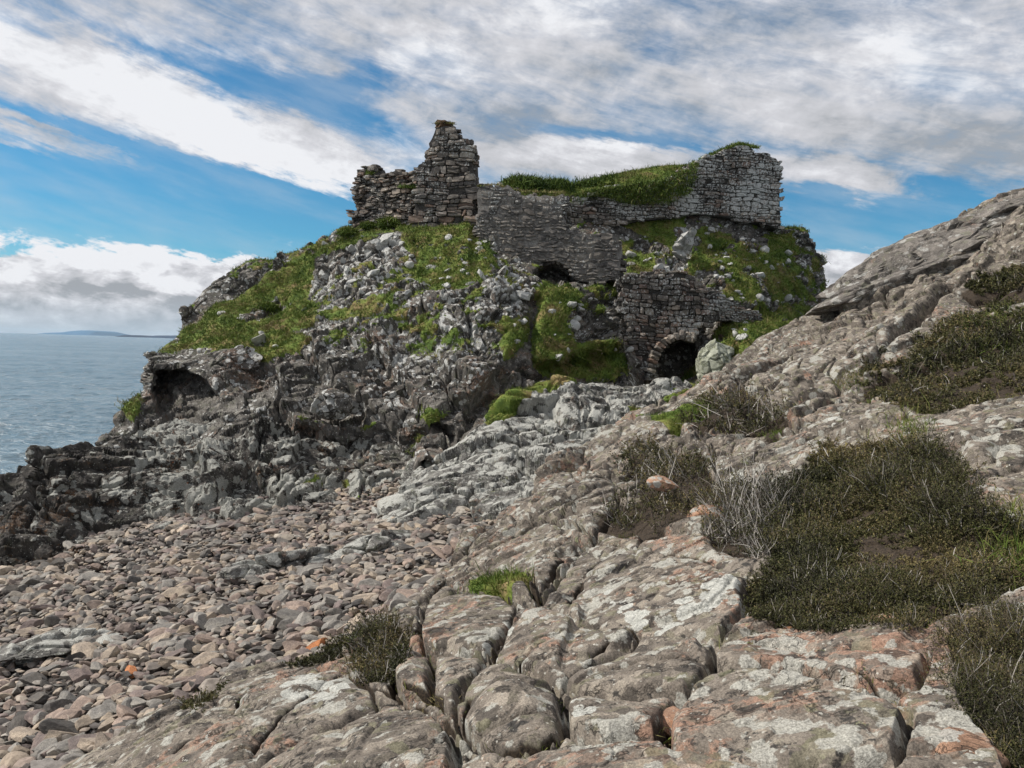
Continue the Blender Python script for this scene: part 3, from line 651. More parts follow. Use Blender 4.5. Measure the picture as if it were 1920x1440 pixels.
CRK = l3(fore_net, [
 # joints between the big rounded blocks, from the photograph
 [(640,1265),(700,1290),(735,1300),(760,1310),(830,1345),(870,1390),(885,1440)],[(735,1300),(740,1230),(800,1180)],
 [(885,1335),(850,1330),(800,1300),(760,1295)],[(885,1335),(868,1360),(872,1385),(890,1410),(920,1424),(970,1428),(1020,1420),(1052,1400),(1060,1360),(1052,1320),(1030,1290),(990,1278),(960,1262)],
 [(860,1330),(875,1290),(915,1258),(960,1262)],[(960,1262),(1000,1230),(1050,1210)],[(740,1225),(800,1235),(860,1237),(915,1240),(960,1262)],
 [(810,1240),(808,1320)],[(970,1150),(945,1190),(915,1240)],[(840,1110),(920,1120),(990,1140),(1050,1165),(1130,1180),(1200,1193),(1290,1200),(1345,1212)],
 [(1345,1212),(1340,1260),(1325,1300),(1290,1330),(1250,1350),(1235,1400)],[(1050,1285),(1100,1315),(1150,1325),(1220,1322),(1290,1330)],
 [(1035,1290),(1090,1240),(1140,1210)],[(1345,1212),(1400,1225),(1500,1230),(1560,1238),(1700,1240)],[(1325,1300),(1400,1290),(1500,1270),(1600,1290),(1700,1330)],
 [(990,1080),(1010,1130),(1040,1070),(1080,1020),(1100,1000)],[(1060,1130),(1100,1080),(1150,1030)],[(880,1035),(960,1010),(1060,990),(1130,1000)],
 [(940,960),(1000,985),(1040,965),(1100,930)],[(1080,960),(1060,920),(1100,880)],[(1110,1000),(1180,1020),(1300,1050),(1400,1085)],
 [(1340,770),(1420,740),(1480,745),(1540,700)],[(1335,715),(1400,705),(1450,690),(1470,665)],[(1400,760),(1480,770),(1560,765),(1640,760)],
 [(1450,790),(1500,780),(1560,800)],[(1180,800),(1240,830),(1330,850),(1450,835),(1550,828)],[(1480,690),(1490,740)],[(1130,880),(1180,850),(1240,830)],
 [(640,1265),(560,1330),(500,1390),(470,1440)],[(470,1310),(400,1380),(330,1440)]])
HEATH = {  # outlines of the heather patches
 'mat': [[(1610,705),(1700,655),(1780,608),(1850,582),(1920,568),(2300,510),(2300,725),(1920,738),(1860,752),(1800,768),(1750,778),(1700,768),(1650,748),(1595,735)],[(1470,1180),(1420,1165),(1385,1130),(1400,1090),(1450,1070),(1440,1020),(1470,960),(1500,905),(1530,862),(1600,842),(1680,842),(1740,862),(1790,885),(1815,925),(1840,975),(1920,990),(2300,975),(2300,1070),(1920,1095),(1850,1135),(1760,1155),(1690,1178),(1640,1170),(1560,1188)],
         [(1785,1205),(1830,1185),(1930,1150),(2300,1115),(2300,1500),(1895,1500),(1868,1400),(1812,1330),(1795,1260)],
         [(1800,540),(1850,520),(1930,505),(2300,470),(2300,500),(1930,545),(1830,550)]],
 'bushes': [[(1265,800),(1300,765),(1345,748),(1400,745),(1440,770),(1480,790),(1450,815),(1370,815)],
            [(1160,858),(1210,838),(1270,852),(1320,855),(1340,900),(1325,945),(1295,975),(1225,1005),(1160,1000),(1120,975),(1150,950),(1205,930),(1195,900),(1160,880)],
            [(1340,920),(1420,900),(1500,920),(1480,1010),(1420,1060),(1350,1040),(1320,1000)],
            [(655,1210),(700,1185),(745,1175),(765,1210),(740,1280),(690,1285),(665,1250)],[(500,1240),(560,1215),(640,1210),(640,1235),(560,1250)],[(335,1310),(370,1290),(430,1275),(400,1320),(350,1345)]]}
BLOCKS = [  # dome height, tilt across, tilt down, outline
 (.20, .0, .0, [(862,1340),(880,1300),(915,1262),(960,1262),(990,1280),(1040,1300),(1055,1340),(1058,1385),(1040,1410),(990,1428),(920,1424),(885,1400),(868,1375)]),
 (.10, -.03, .02, [(738,1228),(800,1235),(812,1240),(806,1300),(760,1298),(738,1270)]),
 (.10, .02, .02, [(818,1240),(860,1237),(915,1242),(905,1262),(875,1290),(862,1325),(840,1332),(812,1308)]),
 (.04, -.05, .06, [(806,1140),(840,1108),(920,1118),(990,1140),(975,1175),(945,1195),(915,1236),(860,1232),(802,1228),(800,1180)]),
 (.03, .02, -.05, [(978,1150),(1050,1165),(1130,1182),(1198,1195),(1180,1215),(1120,1238),(1080,1258),(1050,1286),(1020,1268),(960,1256),(920,1238),(952,1195)]),
 (.03, .05, .02, [(1206,1197),(1290,1204),(1342,1216),(1336,1262),(1318,1298),(1290,1322),(1220,1318),(1150,1319),(1092,1304),(1058,1290),(1092,1262),(1132,1242),(1186,1218)]),
 (.06, .0, .04, [(1060,1332),(1100,1320),(1180,1328),(1280,1332),(1250,1354),(1230,1392),(1150,1402),(1100,1402),(1065,1382)]),
 (.02, .06, -.07, [(1010,1130),(1060,1070),(1112,1032),(1160,1032),(1240,1060),(1320,1100),(1400,1112),(1390,1160),(1350,1193),(1280,1188),(1200,1178),(1130,1167),(1060,1148)]),
 (.04, -.05, .0, [(1000,1112),(1018,1052),(1068,1012),(1104,1016),(1058,1068),(1012,1124)]),
 (.02, -.04, .05, [(1352,1220),(1420,1224),(1560,1240),(1700,1228),(1740,1260),(1720,1298),(1620,1318),(1500,1296),(1420,1286),(1347,1286)]),
 (.02, .03, -.05, [(1300,1322),(1400,1297),(1500,1308),(1620,1330),(1700,1362),(1680,1440),(1400,1445),(1262,1420),(1262,1370)]),
 (.05, -.05, .03, [(350,1348),(420,1292),(520,1258),(630,1264),(690,1302),(700,1330),(560,1400),(420,1500),(240,1500),(300,1400)]),
 (.04, .02, .05, [(706,1332),(745,1322),(820,1362),(856,1420),(856,1500),(430,1500),(566,1404)]),
 (.05, -.06, .03, [(660,1180),(700,1130),(770,1090),(832,1084),(800,1135),(796,1180),(736,1222),(664,1226)]),
 (.03, .03, .06, [(890,1100),(985,1078),(1004,1112),(1004,1135),(930,1112),(860,1108)]),
 (.05, .02, -.04, [(880,1030),(960,985),(1060,985),(1100,1000),(1050,1020),(1012,1050),(960,1062),(890,1060)]),
 (.05, -.03, .03, [(1010,930),(1080,885),(1140,878),(1150,940),(1105,992),(1060,978),(1000,982)]),
 (.04, .03, .03, [(1080,860),(1180,800),(1260,810),(1330,845),(1300,850),(1210,838),(1150,862),(1140,872)]),
 (.03, .02, -.03, [(1340,840),(1440,806),(1550,826),(1530,860),(1500,905),(1400,895),(1350,890)]),
 (.12, .0, .0, [(1338,745),(1340,705),(1380,668),(1440,655),(1478,665),(1465,700),(1420,735),(1370,750)]),
 (.02, .0, .03, [(1490,700),(1600,690),(1700,690),(1640,722),(1570,742),(1490,735)]),
 (.03, .0, .03, [(1420,752),(1560,748),(1640,762),(1700,790),(1620,815),(1500,800),(1440,785)])]
CRK_PX = 1
def fore_fn(p, n, px, py, d, shp):
    near = np.clip(sstep(d, 12, 7), 0, 1)
    dl = line_d(p + np.stack([fbm(p, 2.6, 4 + k, 4) for k in range(3)], 1) * .10 * np.clip(d / 6, .5, 2)[:, None], CRK)
    dsc = np.clip(d / 6, 0.6, 2.2)
    bed = rot_basis(-2.0, 0.33, 0.5)
    # far part: bedded sandstone, near part: rounded blocks
    a1, e1, r1 = blocks(p, (2.0, 1.3, 2.0), 0.16, 0.34, 0.12, 0.025, 321, bed, 0.14, 0, soft=.025)
    a2, e2, r2 = blocks(p, (0.95, 0.6, 1.2), 0.07, 0.16, 0.05, 0.03, 322, bed, 0.16, 0, soft=.035)
    a3, e3, r3 = blocks(p, (0.24, 0.17, 0.12), 0.016, 0.028, 0.012, 0.08, 323, bed, 0.3, 0.004, soft=.12)
    far = 1 - near
    b1, f1_, s1 = blocks(p, (4.2, 1.9, 0.75), 0.34, 0.4, 0.2, 0.04, 341, bed, 0.25, 0.05, soft=0.04)
    b2, f2_, s2 = blocks(p, (1.3, 0.7, 0.30), 0.10, 0.14, 0.08, 0.05, 342, bed, 0.25, 0.03, soft=0.08)
    w1 = sstep(d, 10, 13.5); a1 = a1 * (1 - w1) + b1 * w1; a2 = a2 * (1 - w1) + b2 * w1; a3 = a3 * (1 - .85 * w1)
    h = fbm(p, 0.5, 3, 3) * 0.35 * (0.5 + .5 * far) + a1 * (0.25 + 0.95 * far) + a2 * (0.35 + 0.65 * far) + a3 * (0.5 + 0.5 * far)
    h += terrace(p, (-0.30, -0.42, 0.86), 0.85, 0.5, 94, .35, .7) * w1 + terrace(p, (-0.25, -0.30, 0.92), 0.28, 0.42, 95, .35, .65) * (0.12 + .88 * w1)
    h += fbm(p, 2.0, 13, 4, .5) * 0.05 + fbm(p, 8, 14, 5, .6) * 0.022
    h += 0.05 * (1 - np.exp(-dl / (0.04 * dsc))) * (0.35 + .65 * near) - 0.10 * np.exp(-(dl / (0.016 * dsc)) ** 2) * (0.5 + .5 * near)
    # the traced blocks: flat or domed faces with their own height, bevelled at the joints
    wb = fbm(p, 1.6, 15, 4, .55) * 16 + fbm(p, 7, 16, 3, .5) * 5
    for i, (dome, tx, ty, pl) in enumerate(BLOCKS):
        pl = np.array(pl, float); sel = (px > pl[:, 0].min() - 30) & (px < pl[:, 0].max() + 30) & (py > pl[:, 1].min() - 30) & (py < pl[:, 1].max() + 30) & (d < 14)
        ii = np.where(sel)[0]; e_ = (poly_sd(px[ii], py[ii], pl) + wb[ii] + 6.0) * d[ii] / FPX; c_ = pl.mean(0); rx = (px[ii] - c_[0]) / (np.ptp(pl[:, 0]) * .5); ry = (py[ii] - c_[1]) / (np.ptp(pl[:, 1]) * .5)
        ins = sstep(e_, 0.0, 0.03)
        h[ii] += ins * (0.035 + .8 * (tx * rx + ty * ry)) + .6 * dome * sstep(e_, 0, .28) - .09 * np.exp(-(e_ / .016) ** 2)
    q = p + n * h[:, None]
    wob = fbm(p, 1.2, 5, 5) * 30
    hm = poly_mask(px, py, HEATH['mat'] + HEATH['bushes'], 10, wob)
    q = q - n * (hm * 0.10)[:, None]
    g = poly_mask(px, py, [[(865,1095),(900,1075),(985,1075),(1000,1100),(960,1125),(900,1120)],[(1190,785),(1260,780),(1330,745),(1335,775),(1280,800)]], 6, wob * .4)
    soil = np.maximum(hm, np.exp(-(dl / (0.028 * dsc)) ** 2) * near * 1.1)
    blo = poly_mask(px, py, [[(1130,1110),(1200,1140),(1260,1150),(1330,1110),(1400,1100),(1410,1150),(1330,1170),(1280,1180),(1200,1185),(1150,1165)],[(510,1290),(570,1265),(650,1280),(680,1310),(600,1340),(520,1330)],
        [(1340,880),(1400,870),(1400,915),(1345,910)],[(1420,905),(1500,900),(1500,930),(1430,930)],[(1325,945),(1355,945),(1350,975),(1325,970)],[(935,1160),(975,1165),(960,1215)],[(860,1220),(940,1215),(930,1245)],[(1060,1320),(1100,1320),(1120,1370),(1080,1390)],[(1530,780),(1600,775),(1600,800),(1540,805)]], 16, wob * .6) * .62
    grey = poly_mask(px, py, [[(1480,610),(1600,520),(1660,490),(1840,420),(2300,200),(2300,420),(1900,530),(1700,590),(1560,640)]], 25)
    return q, dict(grass=g, rnd=(r1 + r2) * .5, lich=0.4 * fbm(p, 0.6, 8, 4) * 2 + 0.1 - grey * .4, soil=soil, blo=blo,
        wrm=poly_mask(px, py, [[(1330,1180),(1480,1170),(1780,1170),(1800,1440),(1230,1600),(1200,1350),(1330,1300)],[(1180,960),(1400,1040),(1400,1200),(1330,1180),(1300,1060)],[(1240,1190),(1340,1200),(1340,1330),(1270,1330)],[(950,1150),(1000,1170),(960,1230),(920,1200)]], 30, wob) - .5 * grey)
fore, fore_v, fore_a, fore_n = terrain('near_rock_slope', fore_net, 1.5, M['fore'], fore_fn)

# ------------------------------------------------------------------ beach
bp = np.array([P(*c) for c in [(-20,1085,20.3),(350,1000,23.3),(650,935,25),(0,1440,8.9),(100,1250,12.3),(400,1200,11.8),(500,1080,16.8),(820,1090,13.4),(300,1340,9.4),(640,1200,9.6),(760,900,26),(870,1060,14.5)]])
A = np.stack([np.ones(len(bp)), bp[:, 0], bp[:, 1], bp[:, 0] * bp[:, 1], bp[:, 1] ** 2], 1)
bc = np.linalg.lstsq(A, bp[:, 2], rcond=None)[0]
def beach_z(x, y): return bc[0] + bc[1] * x + bc[2] * y + bc[3] * x * y + bc[4] * y * y
print('beach residual', np.abs(A @ bc - bp[:, 2]).max(), bc)
gx, gy = np.meshgrid(np.linspace(-26, 6, 260), np.linspace(3, 32, 240))
gz = beach_z(gx, gy); bpts = np.stack((gx, gy, gz), 2).reshape(-1, 3)
bpts[:, 2] += fbm(bpts, 0.5, 3, 3) * 0.25 + fbm(bpts, 4, 5, 3) * 0.06 - 0.06
z_ = np.zeros(len(bpts), F32)
grid_obj('beach', bpts.reshape(240, 260, 3), M['beach'], dict(grass=z_, rnd=z_, lich=z_, soil=z_), kind='structure')

# ------------------------------------------------------------------ sea and seabed
def sea_mat():
    m, T = new_mat('sea water')
    pos = T.n('ShaderNodeNewGeometry').outputs['Position']
    sp = T.n('ShaderNodeMapping', Vector=pos, Rotation=(0, 0, 0.35), Scale=(0.55, 1.0, 1.0)).outputs[0]
    a = T.noise(sp, 0.16, 5, 0.6, 0.4); b = T.noise(sp, 0.9, 5, 0.65, 0.3); c = T.noise(sp, 0.02, 4, 0.6)
    bh = T.m('ADD', T.m('MULTIPLY', a, 2.2), T.m('MULTIPLY', b, 0.7))
    col = T.mix(T.ss(c, 0.35, 0.65), (0.075, 0.125, 0.155), (0.13, 0.19, 0.225))
    foam = T.ss(T.m('ADD', T.noise(sp, 0.5, 6, 0.75), T.m('MULTIPLY', T.noise(pos, 0.05, 2), 0.3)), 0.86, 0.9)
    col = T.mix(foam, col, (0.6, 0.65, 0.68))
    finish(T, col, T.mix(foam, (0.22,) * 3, (0.6,) * 3), bh, 1.0, 0.9, spec=0.5)
    return m
M['sea'] = sea_mat()
def sea_mesh():
    az = np.radians(np.concatenate([np.linspace(-75, -37, 40, False), np.linspace(-37, -20, 520, False), np.linspace(-20, 75, 80)])); r = np.concatenate([np.geomspace(8, 30, 30, False), np.geomspace(30, 1500, 760, False), np.geomspace(1500, 18500, 60)])
    R_, A_ = np.meshgrid(r, az, indexing='ij')
    g = np.stack((R_ * np.sin(A_), R_ * np.cos(A_), np.zeros_like(R_)), 2)
    p = g.reshape(-1, 3)
    q = p * np.array((0.55, 1, 1)); 
    rr = R_.ravel()
    p[:, 2] = fbm(q, 0.10, 3, 2) * 0.7 * sstep(rr, 1500, 700) + fbm(q, 0.35, 4, 2) * 0.42 * sstep(rr, 500, 200) + fbm(q, 1.1, 6, 3) * 0.16 * sstep(rr, 160, 70)
    return p.reshape(g.shape)
sg = sea_mesh()
grid_obj('sea', sg, M['sea'], {}, kind='structure')

# ------------------------------------------------------------------ finding places on the built surfaces
class Surf:
    def __init__(s, o, v, attrs, k=3):
        s.v = v; s.attrs = attrs
        me = o.data; R = s.R = attrs['shape'][0]; C = s.C = attrs['shape'][1]
        g = v.reshape(R, C, 3)[::k, ::k]; r, c = g.shape[:2]
        s.bvh = BVHTree.FromPolygons(g.reshape(-1, 3).tolist(), grid_faces(r, c).tolist())
        gg = v.reshape(R, C, 3)
        a = np.cross(gg[1:, :-1] - gg[:-1, :-1], gg[:-1, 1:] - gg[:-1, :-1])
        s.area = np.zeros((R, C)); s.area[:-1, :-1] = np.linalg.norm(a, axis=2)
        s.area = s.area.ravel()
        s.n = smooth_n(gnormals(gg), 2).reshape(-1, 3)
        s.px, s.py, s.d = proj(v)
    def scatter(s, w, count, jit=0.5):
        w = w * s.area; w = np.where((s.d > 1) & np.isfinite(w), w, 0); tot = w.sum()
        c = np.cumsum(w) / tot
        i = np.searchsorted(c, rng.random(int(count))); i = np.clip(i, 0, len(s.v) - s.C - 2)
        a, b = rng.random((2, len(i)))[..., None]
        p = s.v[i] + (s.v[i + 1] - s.v[i]) * a + (s.v[i + s.C] - s.v[i]) * b
        return p, s.n[i], i
for o_, v_, a_ in ((mound, mound_v, mound_a), (ridge, ridge_v, ridge_a), (slab, slab_v, slab_a), (fore, fore_v, fore_a)): pass
def mk_surf(o, v, a, netp, step):
    g, _, _ = loft(netp, step / Q); a['shape'] = g.shape[:2]
    return Surf(o, v, a)
SM = mk_surf(mound, mound_v, mound_a, mound_net, 2.0); SR = mk_surf(ridge, ridge_v, ridge_a, ridge_net, 1.9)
SS = mk_surf(slab, slab_v, slab_a, slab_net, 1.6); SF = mk_surf(fore, fore_v, fore_a, fore_net, 1.5)
EYEV = Vector((0, 0, EYE))
def ray(px, py, surfs=(SM, SR, SS, SF)):
    dr = Vector(P(px, py, 1.0) - np.array((0, 0, EYE))); best = None
    for s in surfs:
        h = s.bvh.ray_cast(EYEV, dr)
        if h[0] is not None and (best is None or h[3] < best[3]): best = h
    return best
def visible(pt, surfs=(SM, SR, SS, SF), tol=0.25):
    dr = Vector(pt) - EYEV; L = dr.length
    for s in surfs:
        h = s.bvh.ray_cast(EYEV, dr)
        if h[0] is not None and h[3] < L - tol: return False
    return True

# ------------------------------------------------------------------ stones
def ico(sub):
    t = (1 + 5 ** .5) / 2
    v = [(-1,t,0),(1,t,0),(-1,-t,0),(1,-t,0),(0,-1,t),(0,1,t),(0,-1,-t),(0,1,-t),(t,0,-1),(t,0,1),(-t,0,-1),(-t,0,1)]
    f = [(0,11,5),(0,5,1),(0,1,7),(0,7,10),(0,10,11),(1,5,9),(5,11,4),(11,10,2),(10,7,6),(7,1,8),(3,9,4),(3,4,2),(3,2,6),(3,6,8),(3,8,9),(4,9,5),(2,4,11),(6,2,10),(8,6,7),(9,8,1)]
    v = [np.array(x, float) / np.linalg.norm(x) for x in v]
    for _ in range(sub):
        mid = {}; nf = []
        def md(a, b):
            k = (min(a, b), max(a, b))
            if k not in mid:
                m = v[a] + v[b]; v.append(m / np.linalg.norm(m)); mid[k] = len(v) - 1
            return mid[k]
        for a, b, c in f:
            x, y, z = md(a, b), md(b, c), md(c, a); nf += [(a, x, z), (b, y, x), (c, z, y), (x, y, z)]
        f = nf
    return np.array(v), np.array(f, np.int32)
ICO = {k: ico(k) for k in (1, 2, 3, 4, 5)}
def stone_shape(sub, seed, cuts=9, depth=(0.55, 0.9), round_=0.0, noise=0.03):
    r = np.random.default_rng(seed); v, f = ICO[sub]; v = v.copy()
    for k in range(cuts):
        n = r.normal(size=3); n /= np.linalg.norm(n); c = r.uniform(*depth)
        e = v @ n - c; e = np.where(e > 0, e, 0); v -= n * (e * (1 - round_))[:, None]
    v += v * (fbm(v, 1.6, seed % 97 + 5, 4) * noise * 4)[:, None]
    return v, f
def stone_mat(name, cols, lich=0.66, attr=True, s=1.0, obj=True):
    m, T = new_mat(name)
    pos = T.n('ShaderNodeTexCoord').outputs['Object'] if obj else T.n('ShaderNodeNewGeometry').outputs['Position']
    a = T.noise(pos, 5.0 * s, 7, 0.68); b = T.noise(pos, 28.0 * s, 5, 0.7)
    r = T.attr('rnd') if attr else T.n('ShaderNodeObjectInfo').outputs['Random']
    n = len(cols); base = T.ramp(r, [((k + .5) / n, c) for k, c in enumerate(cols)])
    col = T.mix(T.ss(a, 0.3, 0.7), T.mix(1.0, base, (0.62, 0.60, 0.58, 1), 'MULTIPLY'), T.mix(1.0, base, (1.25, 1.23, 1.2, 1), 'MULTIPLY'))
    col = T.mix(T.m('MULTIPLY', T.ss(b, 0.52, 0.7), 0.35), col, (0.03, 0.028, 0.025))
    if not obj: lich = T.m('SUBTRACT', lich + .05, T.m('MULTIPLY', T.m('SUBTRACT', T.noise(pos, .5, 3), .4), .5))
    big = T.noise(pos, .35 * s, 4, .6); col = T.mix(1.0, col, T.mix(T.ss(big, .35, .65), (.72, .72, .74, 1), (1.2, 1.18, 1.14, 1)), 'MULTIPLY')
    l = T.ss(T.noise(pos, 9.0 * s, 6, 0.7), lich, T.m('ADD', lich, 0.03))
    col = T.mix(T.m('MULTIPLY', l, 0.85), col, (0.48, 0.48, 0.45))
    bh = T.m('ADD', a, T.m('MULTIPLY', b, 0.4))
    finish(T, col, 0.85, bh, 0.8, 0.012 / s)
    return m

# ------------------------------------------------------------------ walls of rubble masonry
BOX = None
def box_template():
    global BOX
    if BOX is None:
        r = np.arange(3) - 1.0; pts = {}; v = []; f = []
        def vid(a):
            a = tuple(a)
            if a not in pts: pts[a] = len(v); v.append(a)
            return pts[a]
        for ax in range(3):
            for sgn in (-1, 1):
                u, w = [(1, 2), (2, 0), (0, 1)][ax]
                for i in (-1, 0):
                    for j in (-1, 0):
                        q = []
                        for di, dj in ((0, 0), (1, 0), (1, 1), (0, 1)):
                            p = [0, 0, 0]; p[ax] = sgn; p[u] = i + di; p[w] = j + dj; q.append(vid(p))
                        f.append(q if sgn > 0 else q[::-1])
        v = np.array(v, float)
        nrm = np.abs(v).sum(1)
        v = v * np.where(nrm > 2.5, 0.86, np.where(nrm > 1.5, 0.95, 1.0))[:, None]
        BOX = (v, np.array(f, np.int32))
    return BOX
def in_poly_sd(s, z, poly): return poly_sd(np.atleast_1d(s), np.atleast_1d(z), poly)
def wall(root, out_px, A, B, thick, course=(0.13, 0.30), width=(0.2, 0.6), proud=0.05, gap=0.012, core_in=0.07, seed=1, mat=None, coremat=None,
         holes=(), part='masonry', core='wall_core', jag=0.10):
    r = np.random.default_rng(seed)
    a = P(A[0], 500, A[1]); b = P(B[0], 500, B[1]); t = (b - a); t[2] = 0; L = np.linalg.norm(t); t /= L
    nr = np.array((t[1], -t[0], 0.0))
    if nr[1] > 0: nr = -nr
    def to_sz(px, py):
        o = np.array((0, 0, EYE)); dr = P(px, py, 1.0) - o
        k = ((a - o) @ nr) / (dr @ nr); p = o + dr * k
        return (p - a) @ t, p[2]
    poly = np.array([to_sz(*q) for q in out_px]); hp = [np.array([to_sz(*q) for q in h]) for h in holes]
    s0, z0 = poly.min(0); s1, z1 = poly.max(0)
    V, F, Rn = [], [], []; bv, bf = box_template(); nv = 0
    nl = max(2, int(round(thick / 0.42)))
    for lay in range(nl):
        y_c = lay / (nl - 1) * (thick - 0.35) + 0.175 if nl > 1 else 0.175
        z = z0 - 0.1
        while z < z1 + 0.2:
            ch = r.uniform(*course) * (1.35 if r.random() < 0.12 else 1); s = s0 - r.uniform(0, .4)
            while s < s1 + 0.1:
                w = r.uniform(*width) * (0.75 + 0.5 * ch / course[1])
                cs, cz = s + w / 2, z + ch / 2; s += w
                sd = float(in_poly_sd(cs, cz, poly)[0])
                for h in hp: sd = min(sd, -float(in_poly_sd(cs, cz, h)[0]))
                if sd < r.uniform(-0.02, jag): continue
                if lay == 0 and (r.random() < 0.025 or float(_fbm(np.array([[cs * .9, cz * 1.1, seed * 5.1]], F32), seed + 50, 2, .5, False)[0]) < -0.33): continue
                if 0 < lay < nl - 1 and sd > 0.55: continue
                sub = [(cs, cz, w, ch)]
                if ch > course[1] * 0.8 and r.random() < 0.35: sub = [(cs, z + ch * .27, w, ch * .54), (cs, z + ch * .77, w, ch * .46)]
                for cs_, cz_, w_, ch_ in sub:
                    sc = np.array(((w_ - gap) / 2, 0.22, (ch_ - gap) / 2))
                    v = bv + r.normal(size=bv.shape) * np.array((0.07, 0.10, 0.09))
                    shear = r.normal() * 0.18; v[:, 0] += v[:, 2] * shear * min(1, ch_ / w_); v[:, 2] += v[:, 0] * r.normal() * 0.10
                    v = v * sc
                    off = r.uniform(-proud, proud) if lay in (0, nl - 1) else r.uniform(-.1, .1)
                    yy = y_c + off
                    ws = np.array(((cs_ + v[:, 0]) * .55, (cz_ + v[:, 2]) * .7, np.full(len(v), seed * 3.3))).T; wv = _fbm(ws.astype(F32), seed, 2, .5, False)
                    wv2 = _fbm((ws * 3.1 + 9).astype(F32), seed, 1, .5, False)
                    v[:, 2] = v[:, 2] + wv * 0.34 + wv2 * .10
                    loc = a[None] * np.array((1, 1, 0)) + t * (cs_ + v[:, 0])[:, None] - nr * (yy + v[:, 1])[:, None] + np.array((0, 0, 1.)) * (cz_ + v[:, 2])[:, None]
                    V.append(loc); F.append(bf + nv); Rn.append(np.full(len(bv), r.random())); nv += len(bv)
            z += ch
    me = raw_mesh(part, np.concatenate(V), np.concatenate(F), 4, mat, dict(rnd=np.concatenate(Rn)))
    o = link(part, me, root)
    # fill of rubble and mortar between the facing stones
    import bmesh
    cen = poly.mean(0); bm = bmesh.new()
    q = []
    n_ = len(poly)
    for i in range(n_):                        # pull the outline in a little
        p0, p1, p2 = poly[i - 1], poly[i], poly[(i + 1) % n_]
        e1 = p1 - p0; e2 = p2 - p1; nn_ = np.array((-(e1[1] + e2[1]), e1[0] + e2[0])); nn_ /= np.linalg.norm(nn_) + 1e-9
        c1 = p1 + nn_ * 0.09
        q.append(c1 if in_poly_sd(c1[0], c1[1], poly)[0] > 0 else p1 - nn_ * 0.09)
    fr = [bm.verts.new(a * (1, 1, 0) + t * s_ - nr * core_in + np.array((0, 0, z_))) for s_, z_ in q]
    bk = [bm.verts.new(a * (1, 1, 0) + t * s_ - nr * (thick - core_in) + np.array((0, 0, z_))) for s_, z_ in q]
    bm.faces.new(fr); bm.faces.new(bk[::-1])
    for i in range(n_): bm.faces.new((fr[i], bk[i], bk[(i + 1) % n_], fr[(i + 1) % n_]))
    bm.normal_update(); bmesh.ops.triangulate(bm, faces=bm.faces); bmesh.ops.recalc_face_normals(bm, faces=bm.faces)
    cm = bpy.data.meshes.new(core); bm.to_mesh(cm); bm.free(); cm.materials.append(coremat)
    if not hp: link(core, cm, root)
    return (a, t, nr, to_sz)
def empty(name, loc, label, cat, group=None):
    o = bpy.data.objects.new(name, None); COL.objects.link(o); o.location = loc; o['label'] = label; o['category'] = cat
    if group: o['group'] = group
    return o
def tag(o, label, cat, group=None, kind=None):
    o['label'] = label; o['category'] = cat
    if group: o['group'] = group
    if kind: o['kind'] = kind
    return o
def rooted(o, mesh_children):                # keep children where they are although the root stands at the base
    for c in mesh_children: c.parent = o; c.matrix_parent_inverse = Matrix.Translation(o.location).inverted()
_lk = link
def link(name, me, parent=None, **props):
    o = _lk(name, me, None, **props)
    if parent is not None:
        o.parent = parent
        rt_ = parent
        M_ = Matrix.Translation(parent.location)
        o.matrix_parent_inverse = M_.inverted()
    return o

M_ = None
GREYS = [(0.055,0.05,0.045),(0.15,0.132,0.118),(0.085,0.078,0.07),(0.23,0.20,0.17),(0.12,0.108,0.10),(0.31,0.28,0.24),(0.19,0.13,0.10),(0.17,0.155,0.14)]
M['masonry'] = stone_mat('dark rubble masonry', GREYS, 0.60, obj=False, s=1.0)
M['masonry_mort'] = stone_mat('mortar smeared masonry', [(0.12,0.11,0.10),(0.19,0.175,0.16),(0.15,0.135,0.12),(0.22,0.205,0.185),(0.10,0.095,0.09)], 0.60, obj=False, s=1.0)
M['masonry_lich'] = stone_mat('lichened rubble masonry', GREYS, 0.50, obj=False, s=1.0)
M['masonry_red'] = stone_mat('reddish rubble masonry', GREYS + [(0.20,0.15,0.13)], 0.55, obj=False, s=1.0)
def plain(name, c0, c1, scale, bump, bd=0.02, rough=0.9):
    m, T = new_mat(name); pos = T.n('ShaderNodeNewGeometry').outputs['Position']
    a = T.noise(pos, scale, 7, 0.7); b = T.noise(pos, scale * 5, 5, .7)
    finish(T, T.mix(T.ss(T.m('ADD', T.m('MULTIPLY', a, .6), T.m('MULTIPLY', b, .4)), .38, .62), c0, c1), rough, T.m('ADD', a, b), bump, bd)
    return m
M['core'] = plain('earth and mortar fill', (0.03, 0.027, 0.024), (0.09, 0.08, 0.07), 3, 1.0, 0.05)
M['mortar'] = plain('lime mortar', (0.12, 0.11, 0.10), (0.28, 0.26, 0.235), 4, 1.0, 0.05)

def foot(px, d):
    p = P(px, 500, d); return (p[0], p[1], 0)
# left ruin, low part
W1 = empty('ruined_wall', foot(715, 47), 'low jagged ruined wall of dark rubble stepping up to the tall stump, left end of the castle', 'ruined wall')
wall(W1, [(655,440),(652,402),(662,392),(657,370),(661,345),(668,322),(680,308),(695,305),(704,318),(722,322),(738,315),(752,322),(768,317),(785,318),(800,318),(800,440),(740,445),(690,450)],
     (650, 49.2), (790, 46.3), 1.3, (0.10, 0.26), (0.18, 0.55), 0.20, 0.02, 0.25, 3, M['masonry'], M['core'], jag=0.2)
